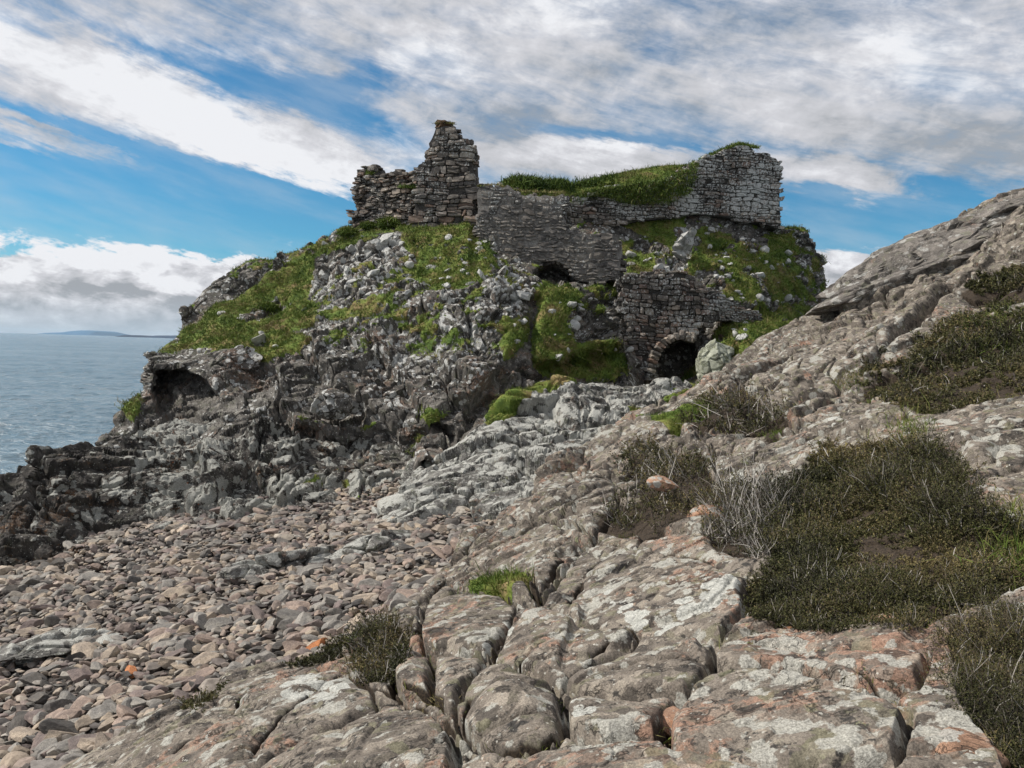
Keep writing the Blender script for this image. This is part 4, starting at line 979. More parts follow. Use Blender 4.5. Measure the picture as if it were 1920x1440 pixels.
# tall stump
W2 = empty('ruined_tower', foot(835, 45), 'tallest stump of ruined masonry with a dark sod cap, above the grassy slope', 'ruined tower')
wall(W2, [(772,440),(776,400),(773,372),(778,345),(776,318),(782,306),(795,300),(793,288),(803,280),(800,268),(806,258),(811,246),(815,236),(835,232),(850,237),(858,247),(868,256),(872,268),(884,273),(886,300),(887,322),(891,345),(892,375),(893,440)],
     (775, 45.9), (893, 45.1), 1.7, (0.12, 0.42), (0.2, 0.85), 0.07, 0.03, 0.13, 5, M['masonry'], M['core'], jag=0.12)
# mortared middle wall
W3 = empty('mortared_wall', foot(1030, 42.5), 'mortar-smeared grey wall in the middle with a dark hollow under its foot', 'ruined wall')
MW = [(893,470),(891,430),(893,390),(891,362),(897,347),(908,343),(916,352),(930,345),(944,349),(952,343),(962,352),(970,362),(984,364),(996,360),(1006,368),(1020,362),(1040,366),(1056,360),(1059,375),(1058,400),(1062,425),(1080,432),(1120,440),(1150,447),(1163,455),(1165,480),(1164,524),(1120,532),(1086,530),(1070,512),(1062,500),(1040,492),(1015,493),(1000,506),(985,500),(960,492),(935,484)]
wall(W3, MW, (893, 43.4), (1165, 41.3), 1.5, (0.13, 0.36), (0.18, 0.65), 0.05, 0.05, 0.035, 7, M['masonry_mort'] if 'masonry_mort' in M else M['masonry'], M['mortar'], jag=0.05)
# upper right wall
W4 = empty('curtain_wall', foot(1300, 48.5), 'long high dry-stone wall with a square right corner and turf on its top', 'ruined wall')
wall(W4, [(1060,425),(1060,376),(1072,362),(1095,368),(1108,354),(1135,360),(1150,348),(1172,354),(1190,342),(1215,348),(1235,336),(1255,341),(1268,326),(1283,330),(1290,311),(1310,302),(1330,292),(1352,282),(1372,274),(1395,270),(1414,276),(1418,286),(1440,289),(1458,294),(1466,306),(1465,340),(1466,380),(1468,432),(1440,424),(1400,415),(1350,408),(1300,402),(1250,412),(1200,416),(1140,432)],
     (1060, 47.3), (1468, 49.6), 1.8, (0.09, 0.34), (0.16, 0.75), 0.07, 0.025, 0.12, 9, M['masonry_lich'], M['core'], jag=0.1)
# gate arch wall
W5 = empty('gate_arch_wall', foot(1250, 38.8), 'rounded rubble wall with a tall dark arched gateway beside the pale green rock', 'arched wall')
wall(W5, [(1172,725),(1176,690),(1160,650),(1174,610),(1156,575),(1170,545),(1158,522),(1185,512),(1212,508),(1240,503),(1262,508),(1290,512),(1305,522),(1322,536),(1338,552),(1350,575),(1354,598),(1335,612),(1312,626),(1296,637),(1280,632),(1262,636),(1248,646),(1238,660),(1230,680),(1226,705),(1224,730)],
     (1165, 39.9), (1352, 39.6), 2.2, (0.12, 0.42), (0.2, 0.65), 0.10, 0.02, 0.12, 11, M['masonry_red'], M['core'], jag=0.03)
def arch_ring(root, pts, d, mat, seed=3):
    r = np.random.default_rng(seed); q = P(*np.array(pts, float).T, np.full(len(pts), d)); seg = np.r_[0, np.cumsum(np.linalg.norm(np.diff(q, axis=0), axis=1))]
    V, F, R_ = [], [], []; bv, bf = box_template(); s_ = 0.1; nv = 0; cen = q.mean(0); cen[2] = q[0, 2] + .2
    while s_ < seg[-1]:
        w = r.uniform(.17, .30); c = np.array([np.interp(s_, seg, q[:, k]) for k in range(3)]); t1 = np.array([np.interp(s_ + .1, seg, q[:, k]) for k in range(3)]) - c
        t1 /= np.linalg.norm(t1) + 1e-9; yv = np.array((0, 1., 0)); rad_ = np.cross(yv, t1); rad_ /= np.linalg.norm(rad_)
        if rad_ @ (c - cen) < 0: rad_ = -rad_
        L = r.uniform(.36, .52); v = (bv + r.normal(size=bv.shape) * .07) * (w / 2 * .94, .5, L / 2)
        V.append(c + rad_ * (L * .38) + t1 * v[:, :1] + yv * (v[:, 1:2] + .35 + r.uniform(-.05, .05)) + rad_ * v[:, 2:]); F.append(bf + nv); R_.append(np.full(len(bv), r.random())); nv += len(bv); s_ += w
    link('arch_ring', raw_mesh('arch_ring', np.concatenate(V), np.concatenate(F), 4, mat, dict(rnd=np.concatenate(R_))), root)
arch_ring(W5, [(1223,716),(1226,700),(1231,680),(1239,661),(1250,647),(1264,638),(1280,635),(1297,640)], 39.35, M['masonry'])
# low dipping wall right of the arch
W6 = empty('dipping_wall', foot(1370, 41), 'low pale wall running down from the gate arch to the grass shelf', 'low wall')
wall(W6, [(1300,530),(1325,538),(1345,550),(1375,560),(1400,572),(1420,585),(1436,600),(1400,606),(1350,606),(1310,590)],
     (1300, 40.4), (1436, 42.2), 0.8, (0.08, 0.18), (0.2, 0.55), 0.04, 0.012, 0.07, 13, M['masonry_lich'], M['core'], jag=0.05)

# ------------------------------------------------------------------ boulders that stand by themselves
def boulder(name, label, px, py, d, size, rotz, seed, mat, cat='boulder', group=None, sink=0.3, cuts=14, depth=(0.5, 0.85), noise=0.05, tilt=(0, 0), sub=5, frac=0.8):
    v, f = stone_shape(sub, seed, cuts, depth, 0.08, noise)
    v = v * (np.array(size) / 2)
    v += ICO[sub][0] * (blocks(v + seed, (.8, .6, .5), .22, .3, .12, .08, seed, None, .3, soft=.06)[0] * (frac if frac else 0))[:, None]
    me = raw_mesh(name, v, f, 3, mat, dict(rnd=np.full(len(v), .5), grass=np.zeros(len(v)), lich=np.full(len(v), .3), soil=np.zeros(len(v))))
    o = _lk(name, me); o.location = P(px, py, d); o.rotation_euler = (tilt[0], tilt[1], rotz)
    return tag(o, label, cat, group)
M['green_rock'] = rock_mat('green crusted rock', 2.0, (0.08, 0.08, 0.065), (0.20, 0.21, 0.16), (0.34, 0.35, 0.27), (0.2, 0.15, 0.1), 0.0, lich=(0.50, 0.52, 0.42), lich_thr=0.56, lich_scale=4.0, green=0.12, bump=0.04)
M['ledge'] = rock_mat('ledge rock', 1.6, (0.06, 0.055, 0.05), (0.15, 0.135, 0.12), (0.25, 0.225, 0.20), (0.20, 0.14, 0.11), 0.1, lich=(0.42, 0.41, 0.38), lich_thr=0.68, lich_scale=5.0, bump=0.04)
M['sandstone'] = rock_mat('orange sandstone', 4.0, (0.17, 0.10, 0.065), (0.32, 0.19, 0.125), (0.42, 0.27, 0.19), (0.40, 0.19, 0.10), 0.3, lich=(0.45, 0.44, 0.40), lich_thr=0.68, lich_scale=12.0, bump=0.01, mottle=0.25)
M['white_rock'] = rock_mat('white crusted stone', 2.0, (0.10, 0.10, 0.095), (0.26, 0.25, 0.24), (0.45, 0.44, 0.42), (0.2, 0.15, 0.1), 0.0, lich=(0.62, 0.62, 0.59), lich_thr=0.50, lich_scale=4.0, bump=0.03, obj=True)
boulder('gate_rock', 'pale green lichened block forming the right jamb of the gateway', 1340, 684, 37.6, (2.6, 2.4, 3.6), 0.25, 6, M['green_rock'], cuts=20, depth=(.45, .75), noise=.02, frac=.55)
boulder('quartz_boulder', 'tall white-streaked boulder in the turf below the long high wall', 1283, 462, 45.6, (1.5, 1.0, 2.7), 0.3, 23, M['white_rock'], tilt=(0.55, 0.16), cuts=16, depth=(.4,.75), frac=1.0)
boulder('wedge_boulder', 'big grey wedge boulder on the lip above the sea cave', 445, 682, 37.2, (2.9, 2.2, 1.6), -0.2, 21, M['mound'])
boulder('round_boulder', 'rounded lichen-spotted boulder halfway down the castle cliff', 625, 762, 31.2, (1.7, 1.4, 1.3), 0.4, 25, M['mound'], cuts=8, depth=(0.7, 0.95))
boulder('bedrock_slab', 'flat striped grey bedrock showing among the cobbles at the left edge', 90, 1210, 13.4, (3.2, 1.6, 0.5), 0.5, 31, M['slab'], 'rock slab', depth=(.4, .8))
boulder('bedrock_slab', 'pale bedrock hump at the upper right of the cobble beach', 700, 1035, 17.6, (3.6, 2.2, 1.3), 0.45, 35, M['slab'], 'rock slab', depth=(.4, .8))
boulder('bedrock_slab', 'low mottled bedrock rib left of the bright grass patch', 560, 1060, 17.2, (3.4, 1.6, 0.8), 0.45, 37, M['slab'], 'rock slab', depth=(.4, .8))
for k, (x, y, d_, sz, rz, lab) in enumerate([
    (1775, 458, 20.3, (7.2, 3.4, 1.1), -0.15, 'long grey slab making the middle step of the right skyline'),
    (1900, 392, 20.2, (3.6, 2.6, 1.0), -0.1, 'topmost grey slab on the right skyline'),
    (1700, 520, 20.3, (6.4, 3.2, 1.0), -0.15, 'lowest grey slab ledge of the right skyline with an undercut nose')]):
    boulder('ledge_slab', lab, x, y, d_, sz, rz, 61 + k, M['ledge'], 'rock slab', 'slab ledges on the right skyline', cuts=16, depth=(.55, .9), noise=.03, tilt=(0.1, -0.40), frac=.5)
for k, (x, y, d_, sz, lab) in enumerate([
    (1243, 906, 9.3, .26, 'flat orange sandstone piece lying in the twiggy heather bush'), (1335, 975, 8.2, .42, 'orange brown sandstone block half hidden between two heather bushes'),
    (1425, 1203, 4.85, .20, 'small cracked pink stone at the lower edge of the heather mat'), (1505, 1212, 4.75, .30, 'rounded pink sandstone at the lower edge of the heather mat'),
    (1590, 1225, 4.65, .26, 'long low pink stone below the heather mat'), (1668, 1195, 4.6, .34, 'broad pink stone with pale lichen below the heather mat'), (1770, 1190, 4.4, .22, 'pink stone at the right end of the heather edge row'),
    (1275, 1370, 3.55, .22, 'leaning reddish stone in the joint of the nearest slabs'), (1770, 845, 8.0, .42, 'tan stone at the edge of the heather on the far right'), (1890, 775, 8.6, .32, 'brick coloured stone high at the right edge'),
    (1835, 840, 7.9, .55, 'grey brown block beside the tan stone on the far right'), (1810, 1430, 2.75, .26, 'tan stone at the bottom right corner')]):
    boulder('sandstone_block', lab, x, y, d_, (sz * 1.5, sz * 1.1, sz * .75), k * .7, 81 + k, M['sandstone'], 'stone', cuts=9, depth=(.55, .9), noise=.03, sub=4, frac=0, tilt=(.1, .1))
boulder('lichened_boulder', 'large grey lichened boulder at the right edge above the heather', 1895, 880, 6.9, (1.5, 1.2, .75), .4, 99, M['fore'], cuts=10, depth=(.6, .9), noise=.03, frac=.5, tilt=(0, -.3))
# loose white stones strewn in the turf of the hill
vs = [raw_mesh('loose_stone', *(lambda q: (q[0] * (.5, .4, .3), q[1]))(stone_shape(3, 300 + k, 10, (0.45, 0.85), 0.02, 0.05)), 3, M['white_rock'],
      dict(rnd=np.full(642, .5), grass=np.zeros(642), lich=np.full(642, .6), soil=np.zeros(642))) for k in range(8)]
zones = [((600, 440, 950, 560), 75, 'in turf below the tall stump'), ((1300, 430, 1530, 590), 50, 'in turf below the high wall'), ((1375, 605, 1470, 640), 6, 'on the shelf beside the gateway'),
         ((1170, 450, 1260, 510), 10, 'on turf between two walls'), ((950, 480, 1000, 640), 26, 'in the dark gully'), ((330, 560, 600, 660), 12, 'on the low grassy shoulder'), ((1010, 560, 1180, 680), 22, 'on the bank left of the arch')]
for (x0, y0, x1, y1), cnt, where in zones:
    for k in range(cnt):
        h = ray(rng.uniform(x0, x1), rng.uniform(y0, y1), (SM,))
        if h is None: continue
        o = _lk('loose_stone', vs[int(rng.integers(8))]); o.location = h[0]
        sc = float(np.exp(rng.normal(-0.85, 0.45))); o.scale = (sc * rng.uniform(.8, 1.5), sc, sc * rng.uniform(.6, 1.2))
        o.rotation_euler = (rng.normal() * .4, rng.normal() * .4, rng.uniform(0, 6.28))
        hx, hy, _ = proj(np.array(h[0][:])); fx = (hx - x0) / (x1 - x0); fy = (hy - y0) / (y1 - y0)
        tag(o, ('large ' if sc > .6 else 'middling ' if sc > .38 else 'small ') + 'white crusted stone ' + where + ', ' + ('upper' if fy < .33 else 'middle' if fy < .67 else 'lower') + ' ' + ('left' if fx < .33 else 'centre' if fx < .67 else 'right') + ' part', 'stone', 'loose stones ' + where)

# ------------------------------------------------------------------ beach cobbles
STC = {'pinkish brown': [(0.25,0.195,0.165),(0.33,0.26,0.22)], 'grey': [(0.20,0.19,0.175),(0.30,0.285,0.26)], 'tan': [(0.31,0.26,0.205),(0.38,0.32,0.26)],
       'dark grey': [(0.085,0.08,0.075),(0.12,0.11,0.10)], 'purplish brown': [(0.17,0.14,0.13),(0.23,0.185,0.17)], 'orange': [(0.42,0.17,0.07),(0.45,0.2,0.09)]}
for k_, c_ in STC.items(): M['st_' + k_] = stone_mat(k_ + ' cobble', c_, 0.70, attr=False, s=2.0)
ALLC = [c for k_ in ('pinkish brown', 'grey', 'tan', 'dark grey', 'purplish brown', 'grey', 'tan', 'grey') for c in STC[k_]]
M['cobbles'] = stone_mat('beach cobbles', [ALLC[i] for i in rng.permutation(len(ALLC))], 0.70, attr=True, s=2.0, obj=False)
def cobbles():
    pts = []
    cell = 0.165
    gx = np.arange(-27, 6, cell); gy = np.arange(5.0, 31, cell)
    X, Y = np.meshgrid(gx, gy); X = X.ravel() + rng.uniform(-.5, .5, X.size) * cell * .9; Y = Y.ravel() + rng.uniform(-.5, .5, Y.size) * cell * .9
    Z = beach_z(X, Y); q = np.stack((X, Y, Z), 1)
    q[:, 2] += fbm(q, 0.5, 3, 3) * 0.25
    px, py, d = proj(q)
    k = (d > 4) & (px > -160) & (px < 1050) & (py > 880) & (py < 1560); q, px, py, d = q[k], px[k], py[k], d[k]
    keep = np.ones(len(q), bool)
    for i in range(len(q)):                       # not under the rock
        h = None
        for s in (SF, SS, SR, SM):
            h = s.bvh.ray_cast(Vector((q[i, 0], q[i, 1], 60)), Vector((0, 0, -1)))
            if h[0] is not None and h[0].z > q[i, 2] + 0.12: keep[i] = False; break
    q, px, py, d = q[keep], px[keep], py[keep], d[keep]; n = len(q)
    size = np.exp(rng.normal(math.log(0.093), 0.42, n)); size = np.clip(size, 0.055, 0.27)
    size *= 0.9 + 0.25 * (fbm(q, 0.35, 9, 2) * 3).clip(-1, 1)
    asp = np.stack((rng.uniform(1.0, 1.75, n), rng.uniform(0.75, 1.1, n), rng.uniform(0.42, 0.8, n)), 1)
    yaw = rng.normal(0.5, 0.9, n); tilt = rng.normal(-0.15, 0.28, n); roll = rng.normal(0.12, 0.28, n)
    def rotm(y, t_, r_):
        cy, sy, ct, st_, cr_, sr = np.cos(y), np.sin(y), np.cos(t_), np.sin(t_), np.cos(r_), np.sin(r_)
        z = np.zeros_like(y); o = z + 1
        Rz = np.stack((cy, -sy, z, sy, cy, z, z, z, o), 1).reshape(-1, 3, 3)
        Rx = np.stack((o, z, z, z, ct, -st_, z, st_, ct), 1).reshape(-1, 3, 3)
        Ry = np.stack((cr_, z, sr, z, o, z, -sr, z, cr_), 1).reshape(-1, 3, 3)
        return Rz @ Rx @ Ry
    Rm = rotm(yaw, tilt, roll)
    q[:, 2] += size * 0.15
    app = size * asp[:, 0] / d
    vis = np.array([visible(p_ + np.array((0, 0, s_ * .5)), (SF, SS), 0.2) for p_, s_ in zip(q, size)])
    inn = vis & (px > 5) & (px < 1915) & (py > 0) & (py < 1435)
    order = np.argsort(-np.where(inn, app, -1)); big = order[:300]; rest = np.setdiff1d(np.arange(n), big)
    names = ['pinkish brown', 'grey', 'tan', 'dark grey', 'purplish brown']
    meshes = {}
    for c_ in names + ['orange']:
        for k in range(6):
            v, f = stone_shape(4, 500 + k * 7 + len(c_), 13, (0.5, 0.85), 0.10, 0.035)
            meshes[c_, k] = raw_mesh('cobble', v, f, 3, M['st_' + c_])
    org = [big[int(np.argmin(np.hypot(px[big] - a, (py[big] - b) * 1.5)))] for a, b in ((588, 1222), (230, 1250))]
    for j, i in enumerate(big):
        c_ = names[int(rng.choice(5, p=[.20, .32, .26, .10, .12]))]
        if i in org: c_ = 'orange'
        o = _lk('cobble', meshes[c_, int(rng.integers(6))])
        o.matrix_world = Matrix.Translation(q[i]) @ Matrix(Rm[i].tolist()).to_4x4() @ Matrix.Diagonal((*(asp[i] * size[i]), 1))
        X_, Y_ = px[i], py[i]
        near_ = min([(math.hypot(X_ - a, (Y_ - b) * 1.6), t) for a, b, t in [(60, 1420, 'in the bottom left corner of the beach'), (250, 1400, 'against the foot of the lowest slab'), (90, 1300, 'below the flat bedrock at the left edge'),
            (360, 1310, 'beside the small heather sprig by the cobbles'), (250, 1250, 'right of the flat bedrock at the left edge'), (520, 1210, 'above the heather sprig on the slab edge'), (660, 1170, 'just above the small dark heather bush'),
            (480, 1130, 'on the open middle of the beach'), (780, 1110, 'near the bright grass patch'), (150, 1130, 'above the flat bedrock at the left edge')]])[1]
        shp_ = 'long flat' if asp[i][0] / asp[i][2] > 2.4 else ('chunky' if asp[i][2] > .62 else 'slabby')
        sz_ = 'very big' if size[i] > .30 else 'big' if size[i] > .21 else 'middling' if size[i] > .15 else 'small'
        tag(o, ('bright orange' if c_ == 'orange' else c_) + ' ' + sz_ + ' ' + shp_ + ' cobble ' + near_, 'cobble', 'large loose cobbles on the beach')
    # the many smaller and farther ones
    V, F, Rn = [], [], []; nv = 0
    for lod, sel in ((3, rest[d[rest] < 11]), (2, rest[(d[rest] >= 11)])):
        T_ = [stone_shape(lod, 900 + k, 12, (0.48, 0.85), 0.06, 0.035) for k in range(12)]
        pick = rng.integers(0, 12, len(sel))
        for k in range(12):
            ii = sel[pick == k]
            if not len(ii): continue
            v, f = T_[k]
            vv = (v[None] * (asp[ii] * size[ii, None])[:, None, :]) @ Rm[ii].transpose(0, 2, 1) + q[ii][:, None, :]
            ff = f[None] + (np.arange(len(ii)) * len(v))[:, None, None] + nv
            V.append(vv.reshape(-1, 3)); F.append(ff.reshape(-1, 3)); Rn.append(np.repeat(rng.random(len(ii)), len(v))); nv += len(ii) * len(v)
    me = raw_mesh('cobbles', np.concatenate(V), np.concatenate(F), 3, M['cobbles'], dict(rnd=np.concatenate(Rn)))
    o = _lk('beach_cobbles', me); o['kind'] = 'stuff'; o['label'] = 'mass of smaller grey and brown cobbles covering the beach'; o['category'] = 'cobbles'
    print('cobbles', n, nv)
cobbles()

# ------------------------------------------------------------------ turf blades, bracken, heather
def leaf_mat(name, cols, attr='tint', rough=0.8, trans=0.0):
    m, T = new_mat(name); t = T.attr(attr); n = len(cols)
    col = T.ramp(t, [((k + .5) / n, c) for k, c in enumerate(cols)])
    finish(T, col, rough, None, spec=0.2)
    return m
M['blade'] = leaf_mat('grass blade', [(0.04,0.07,0.012),(0.08,0.125,0.02),(0.125,0.165,0.03),(0.145,0.145,0.04),(0.22,0.18,0.085)])
M['heather_leaf'] = leaf_mat('heather leaf', [(0.028,0.030,0.015),(0.062,0.064,0.024),(0.092,0.092,0.03),(0.13,0.098,0.055),(0.22,0.18,0.07)])
M['heather_twig'] = leaf_mat('heather twig', [(0.06,0.045,0.036),(0.14,0.115,0.095),(0.27,0.245,0.215),(0.45,0.42,0.38)])
def rand_dirs(n, spread, nr):
    d = nr + rng.normal(size=(n, 3)) * spread
    return d / np.linalg.norm(d, axis=1, keepdims=True)
def blades(pos, nrm, per, h, w, tint, spread=0.5, lean=(0, 0, 0)):
    'bent grass blades: two quads narrowing to a tip'
    p = np.repeat(pos, per, 0); nr = np.repeat(nrm * 0.4 + np.array((0, 0, 0.7)), per, 0); n = len(p)
    hh = np.repeat(h, per) * rng.uniform(.6, 1.3, n); p = p + rng.normal(size=(n, 3)) * (hh * .5)[:, None] * (1, 1, .1)
    d = rand_dirs(n, spread, nr); sd_ = np.cross(d, rng.normal(size=(n, 3))); sd_ /= np.linalg.norm(sd_, axis=1, keepdims=True) + 1e-9
    ww = np.repeat(w, per)[:, None]; bend = rng.normal(size=(n, 3)) * .25 + np.array(lean) + np.array((0, 0, -.15))
    m_ = p + d * (hh * .55)[:, None]; e = p + (d + bend) * hh[:, None]
    V = np.stack((p - sd_ * ww * .5, p + sd_ * ww * .5, m_ + sd_ * ww * .4, m_ - sd_ * ww * .4, e), 1).reshape(-1, 3)
    b = np.arange(n, dtype=np.int32)[:, None] * 5
    F = np.concatenate((b + (0, 1, 2), b + (0, 2, 3), b + (3, 2, 4)))
    return V, F, np.repeat(np.clip(np.repeat(tint, per) + rng.normal(size=n) * .12, 0, 1), 5)
def tufts(name, surf, w, count, h, wid, per, label, mat=None, spread=.5, extra_h=None, tb=0.0):
    p, nr, i = surf.scatter(w, count)
    t = 0.45 + fbm(p, 0.9, 51, 4) * 1.4 + tb
    hh = rng.uniform(*h, len(p)) * (1 + fbm(p, 1.2, 52, 3) * 1.2).clip(.4, 2)
    V, F, A_ = blades(p - nr * 0.02, nr, per, hh, np.full(len(p), wid), t, spread)
    me = raw_mesh(name, V, F, 3, mat or M['blade'], dict(tint=A_))
    o = _lk(name, me); o['kind'] = 'stuff'; o['label'] = label; o['category'] = 'grass'; return o
gm = np.clip(mound_a['grass'] - .45, 0, 1)
tufts('grass', SM, gm * (SM.d < 62), 60000, (0.07, 0.2), 0.035, 4, 'green and straw coloured turf covering the ledges of the castle rock')
tufts('grass', SR, np.clip(ridge_a['grass'] - .5, 0, 1), 2500, (0.06, 0.16), 0.02, 4, 'thin dark turf in hollows of the sea cliff')
tufts('grass', SS, np.clip(slab_a['grass'] - .5, 0, 1), 9000, (0.05, 0.13), 0.016, 4, 'mossy turf in seams of the pale outcrop')
tufts('grass', SF, np.clip(fore_a['grass'] - .5, 0, 1) * (SF.d > 3), 6500, (0.05, 0.14), 0.009, 5, 'bright tufts of grass caught between the near rocks')
crk = np.clip(fore_a['soil'] - .55, 0, 1) * (poly_mask(SF.px, SF.py, HEATH['mat'] + HEATH['bushes'], 5) < .3)
tufts('grass', SF, crk * (SF.d > 2.6) * (SF.d < 12) * (fbm(SF.v, 1.5, 3, 2) > 0.02), 2600, (0.03, 0.09), 0.005, 5, 'short dry grass growing along the joints of the near slabs', tb=0.25)
tufts('grass', SM, gm * (SM.d < 60) * (fbm(SM.v, 0.8, 33, 3) > 0.0), 9000, (0.16, 0.34), 0.03, 6, 'longer tussocks standing out of the castle rock turf', spread=.75, tb=.12)
brk = poly_mask(SM.px, SM.py, [[(945,355),(960,340),(1145,328),(1150,345),(1060,352)]], 5) * (SM.d < 53)
tufts('bracken', SM, brk, 2600, (0.25, 0.5), 0.06, 5, 'dark bracken fringe on the skyline of the castle hill', spread=.7, tb=-0.2)

def heather(pos, nrm, stems, L, scale, seed, twiggy=0.15):
    """wiry stems with small leaves. returns twig and leaf arrays"""
    p = np.repeat(pos, stems, 0); n = len(p)
    Ls = np.repeat(L, stems) * rng.uniform(.55, 1.15, n); sc = np.repeat(scale, stems)
    p = p + rng.normal(size=(n, 3)) * (Ls * .22)[:, None] * (1, 1, .15)
    bare = rng.random(n) < twiggy; Ls = np.where(bare, Ls * 1.12, Ls)
    d = rand_dirs(n, .55, np.repeat(nrm * .5 + np.array((0, 0, .6)), stems, 0))
    c1 = rng.normal(size=(n, 3)) * .35; c2 = rng.normal(size=(n, 3)) * .35
    K = 5; P_ = [p]; cur = p; dd = d
    for k in range(1, K):
        dd = dd + (c1 if k < 3 else c2) * .45; dd /= np.linalg.norm(dd, axis=1, keepdims=True)
        cur = cur + dd * (Ls / (K - 1))[:, None]; P_.append(cur)
    P_ = np.stack(P_, 1)                                     # n, K, 3
    side = np.cross(d, rng.normal(size=(n, 3))); side /= np.linalg.norm(side, axis=1, keepdims=True) + 1e-9
    wid = (0.0011 * sc * np.where(bare, 1.5, 1.0))[:, None, None] * np.linspace(1.2, .35, K)[None, :, None]
    a = P_ - side[:, None] * wid; b = P_ + side[:, None] * wid
    TV = np.concatenate((a, b), 1).reshape(-1, 3)
    base = np.arange(n, dtype=np.int32)[:, None] * (2 * K)
    TF = np.concatenate([base + (k, k + 1, K + k + 1, K + k) for k in range(K - 1)])
    TT = np.repeat(np.where(bare, rng.uniform(.55, .98, n), rng.uniform(0, .5, n)), 2 * K)
    # leaves
    ix = np.where(~bare)[0]; m_ = 19
    li = np.repeat(ix, m_); q = len(li); tt = rng.uniform(.3, 1.0, q) * (K - 1); k0 = np.clip(tt.astype(int), 0, K - 2); fr = (tt - k0)[:, None]
    base_p = P_[li, k0] * (1 - fr) + P_[li, k0 + 1] * fr
    ax = P_[li, k0 + 1] - P_[li, k0]; ax /= np.linalg.norm(ax, axis=1, keepdims=True) + 1e-9
    ld = ax * .8 + rng.normal(size=(q, 3)) * .75; ld /= np.linalg.norm(ld, axis=1, keepdims=True)
    sd2 = np.cross(ld, rng.normal(size=(q, 3))); sd2 /= np.linalg.norm(sd2, axis=1, keepdims=True) + 1e-9
    ll = (sc[li] * rng.uniform(.005, .011, q))[:, None]; lw = ll * .22
    LV = np.stack((base_p, base_p + ld * ll * .5 + sd2 * lw, base_p + ld * ll, base_p + ld * ll * .5 - sd2 * lw), 1).reshape(-1, 3)
    LF = np.arange(q, dtype=np.int32)[:, None] * 4 + np.array((0, 1, 2, 3))
    tone = np.clip(.38 + fbm(base_p, 0.9, seed, 3) * 1.3 + rng.normal(size=q) * .16 + .25 * (tt / (K - 1) - .6), 0, 1)
    return (TV, TF, TT), (LV, LF, np.repeat(tone, 4))
def heather_obj(name, surf, w, count, Lr, label, cat, kind=None, group=None, dome=None, twiggy=.15, smin=1.0):
    p, nr, i = surf.scatter(w, count); d = surf.d[i]
    L = np.clip(d / 5.5, .42, 1) * rng.uniform(*Lr, len(p)) * (1 + fbm(p, 0.9, 88, 4, .6) * 3.0).clip(.4, 1.9)
    sc = np.clip(d * 0.34, 1.1, 7.0)
    if kind == 'stuff':                         # separate low shrubs grown together
        f1, f2, cid_, _v = vor(np.stack((p[:, 0], p[:, 1], 0 * p[:, 0]), 1) * 1.7 + fbm(p, 1.5, 19, 3)[:, None] * .5, 44, .9)
        L = L * np.clip(1.55 - 1.5 * f1, .35, 1.6) * (.8 + .5 * ((cid_ & np.uint32(255)) / 255.)); kk = rng.random(len(p)) < sstep(f2 - f1, .0, .13) + .35
        p, nr, L, sc = p[kk], nr[kk], L[kk], sc[kk]
    if dome is not None:
        L = L * (0.55 + .75 * dome[i])
    (a, b, c), (e, f, g) = heather(p - nr * .03, nr, 7, L, sc, 81, twiggy)
    if kind == 'stuff':
        k = len(a); V = np.concatenate((a, e)); F = np.concatenate((b, f + k)); fm = np.concatenate((np.zeros(len(b)), np.ones(len(f))))
        me = raw_mesh(name, V, F, 4, [M['heather_twig'], M['heather_leaf']], dict(tint=np.concatenate((c, g))), fmat=fm)
        o = _lk(name, me); tag(o, label, cat, group, kind); return o
    c0 = p.mean(0); root = empty(name, (c0[0], c0[1], p[:, 2].min()), label, cat, group)
    link('twigs', raw_mesh('twigs', a, b, 4, M['heather_twig'], dict(tint=c)), root)
    link('foliage', raw_mesh('foliage', e, f, 4, M['heather_leaf'], dict(tint=g)), root)
    return root
lodw = 1 / np.clip(SF.d, 2.5, 20) ** 1.2
mats = ['patch of heather high on the right side of the slope', 'wide mat of heather in the middle of the right side above the row of pink stones', 'heather running down the right edge beside the nearest rock', 'thin strip of heather high on the grey skyline rock']
for poly, cnt, lab in zip(HEATH['mat'], (6500, 12500, 5200, 1200), mats):
    m_ = poly_mask(SF.px, SF.py, [poly], 4, fbm(SF.v, 1.2, 5, 4) * 26) > .5
    heather_obj('heather', SF, m_ * lodw * (SF.d > 1.6) * (SF.px < 2100) * (0.3 + sstep(fbm(SF.v, 0.9, 88, 4, .6), -0.2, -0.02)), cnt, (0.10, 0.24), lab, 'heather', 'stuff', twiggy=.07)
blab = ['dark rounded heather bush below the gateway grass', 'dark twiggy heather bush with an orange stone showing in it', 'grey twiggy heather clump left of the wide mat', 'small dark heather bush wedged beside the rounded block',
        'small heather sprig at the top edge of the lowest slab', 'small heather sprig between the cobbles and the lowest slab']
for poly, cnt, lab, L in zip(HEATH['bushes'], (900, 1500, 1100, 600, 200, 160), blab, ((.35,.6),(.22,.42),(.18,.32),(.14,.26),(.08,.15),(.06,.12))):
    sd_ = poly_sd(SF.px, SF.py, poly); m_ = (sd_ + fbm(SF.v, 2.0, 5, 4) * 20) > 0
    heather_obj('heather_bush', SF, m_ * lodw * (SF.d > 1.6), cnt, L, lab, 'heather bush', group='heather bushes on the near slope', dome=np.clip(sd_ / 50, 0, 1), twiggy=.22 if 'grey' not in lab else .45)
yel = poly_mask(SF.px, SF.py, [[(1840,960),(1960,930),(1960,1080),(1860,1090)],[(1680,770),(1740,790),(1720,860),(1680,850)],[(1560,715),(1640,700),(1620,740)],[(1790,610),(1950,570),(1950,640),(1830,680)]], 12)
tufts('grass', SF, yel * lodw * (SF.px < 2000), 2600, (0.10, 0.22), 0.007, 5, 'yellow green grass tufts growing through the heather', tb=.15)
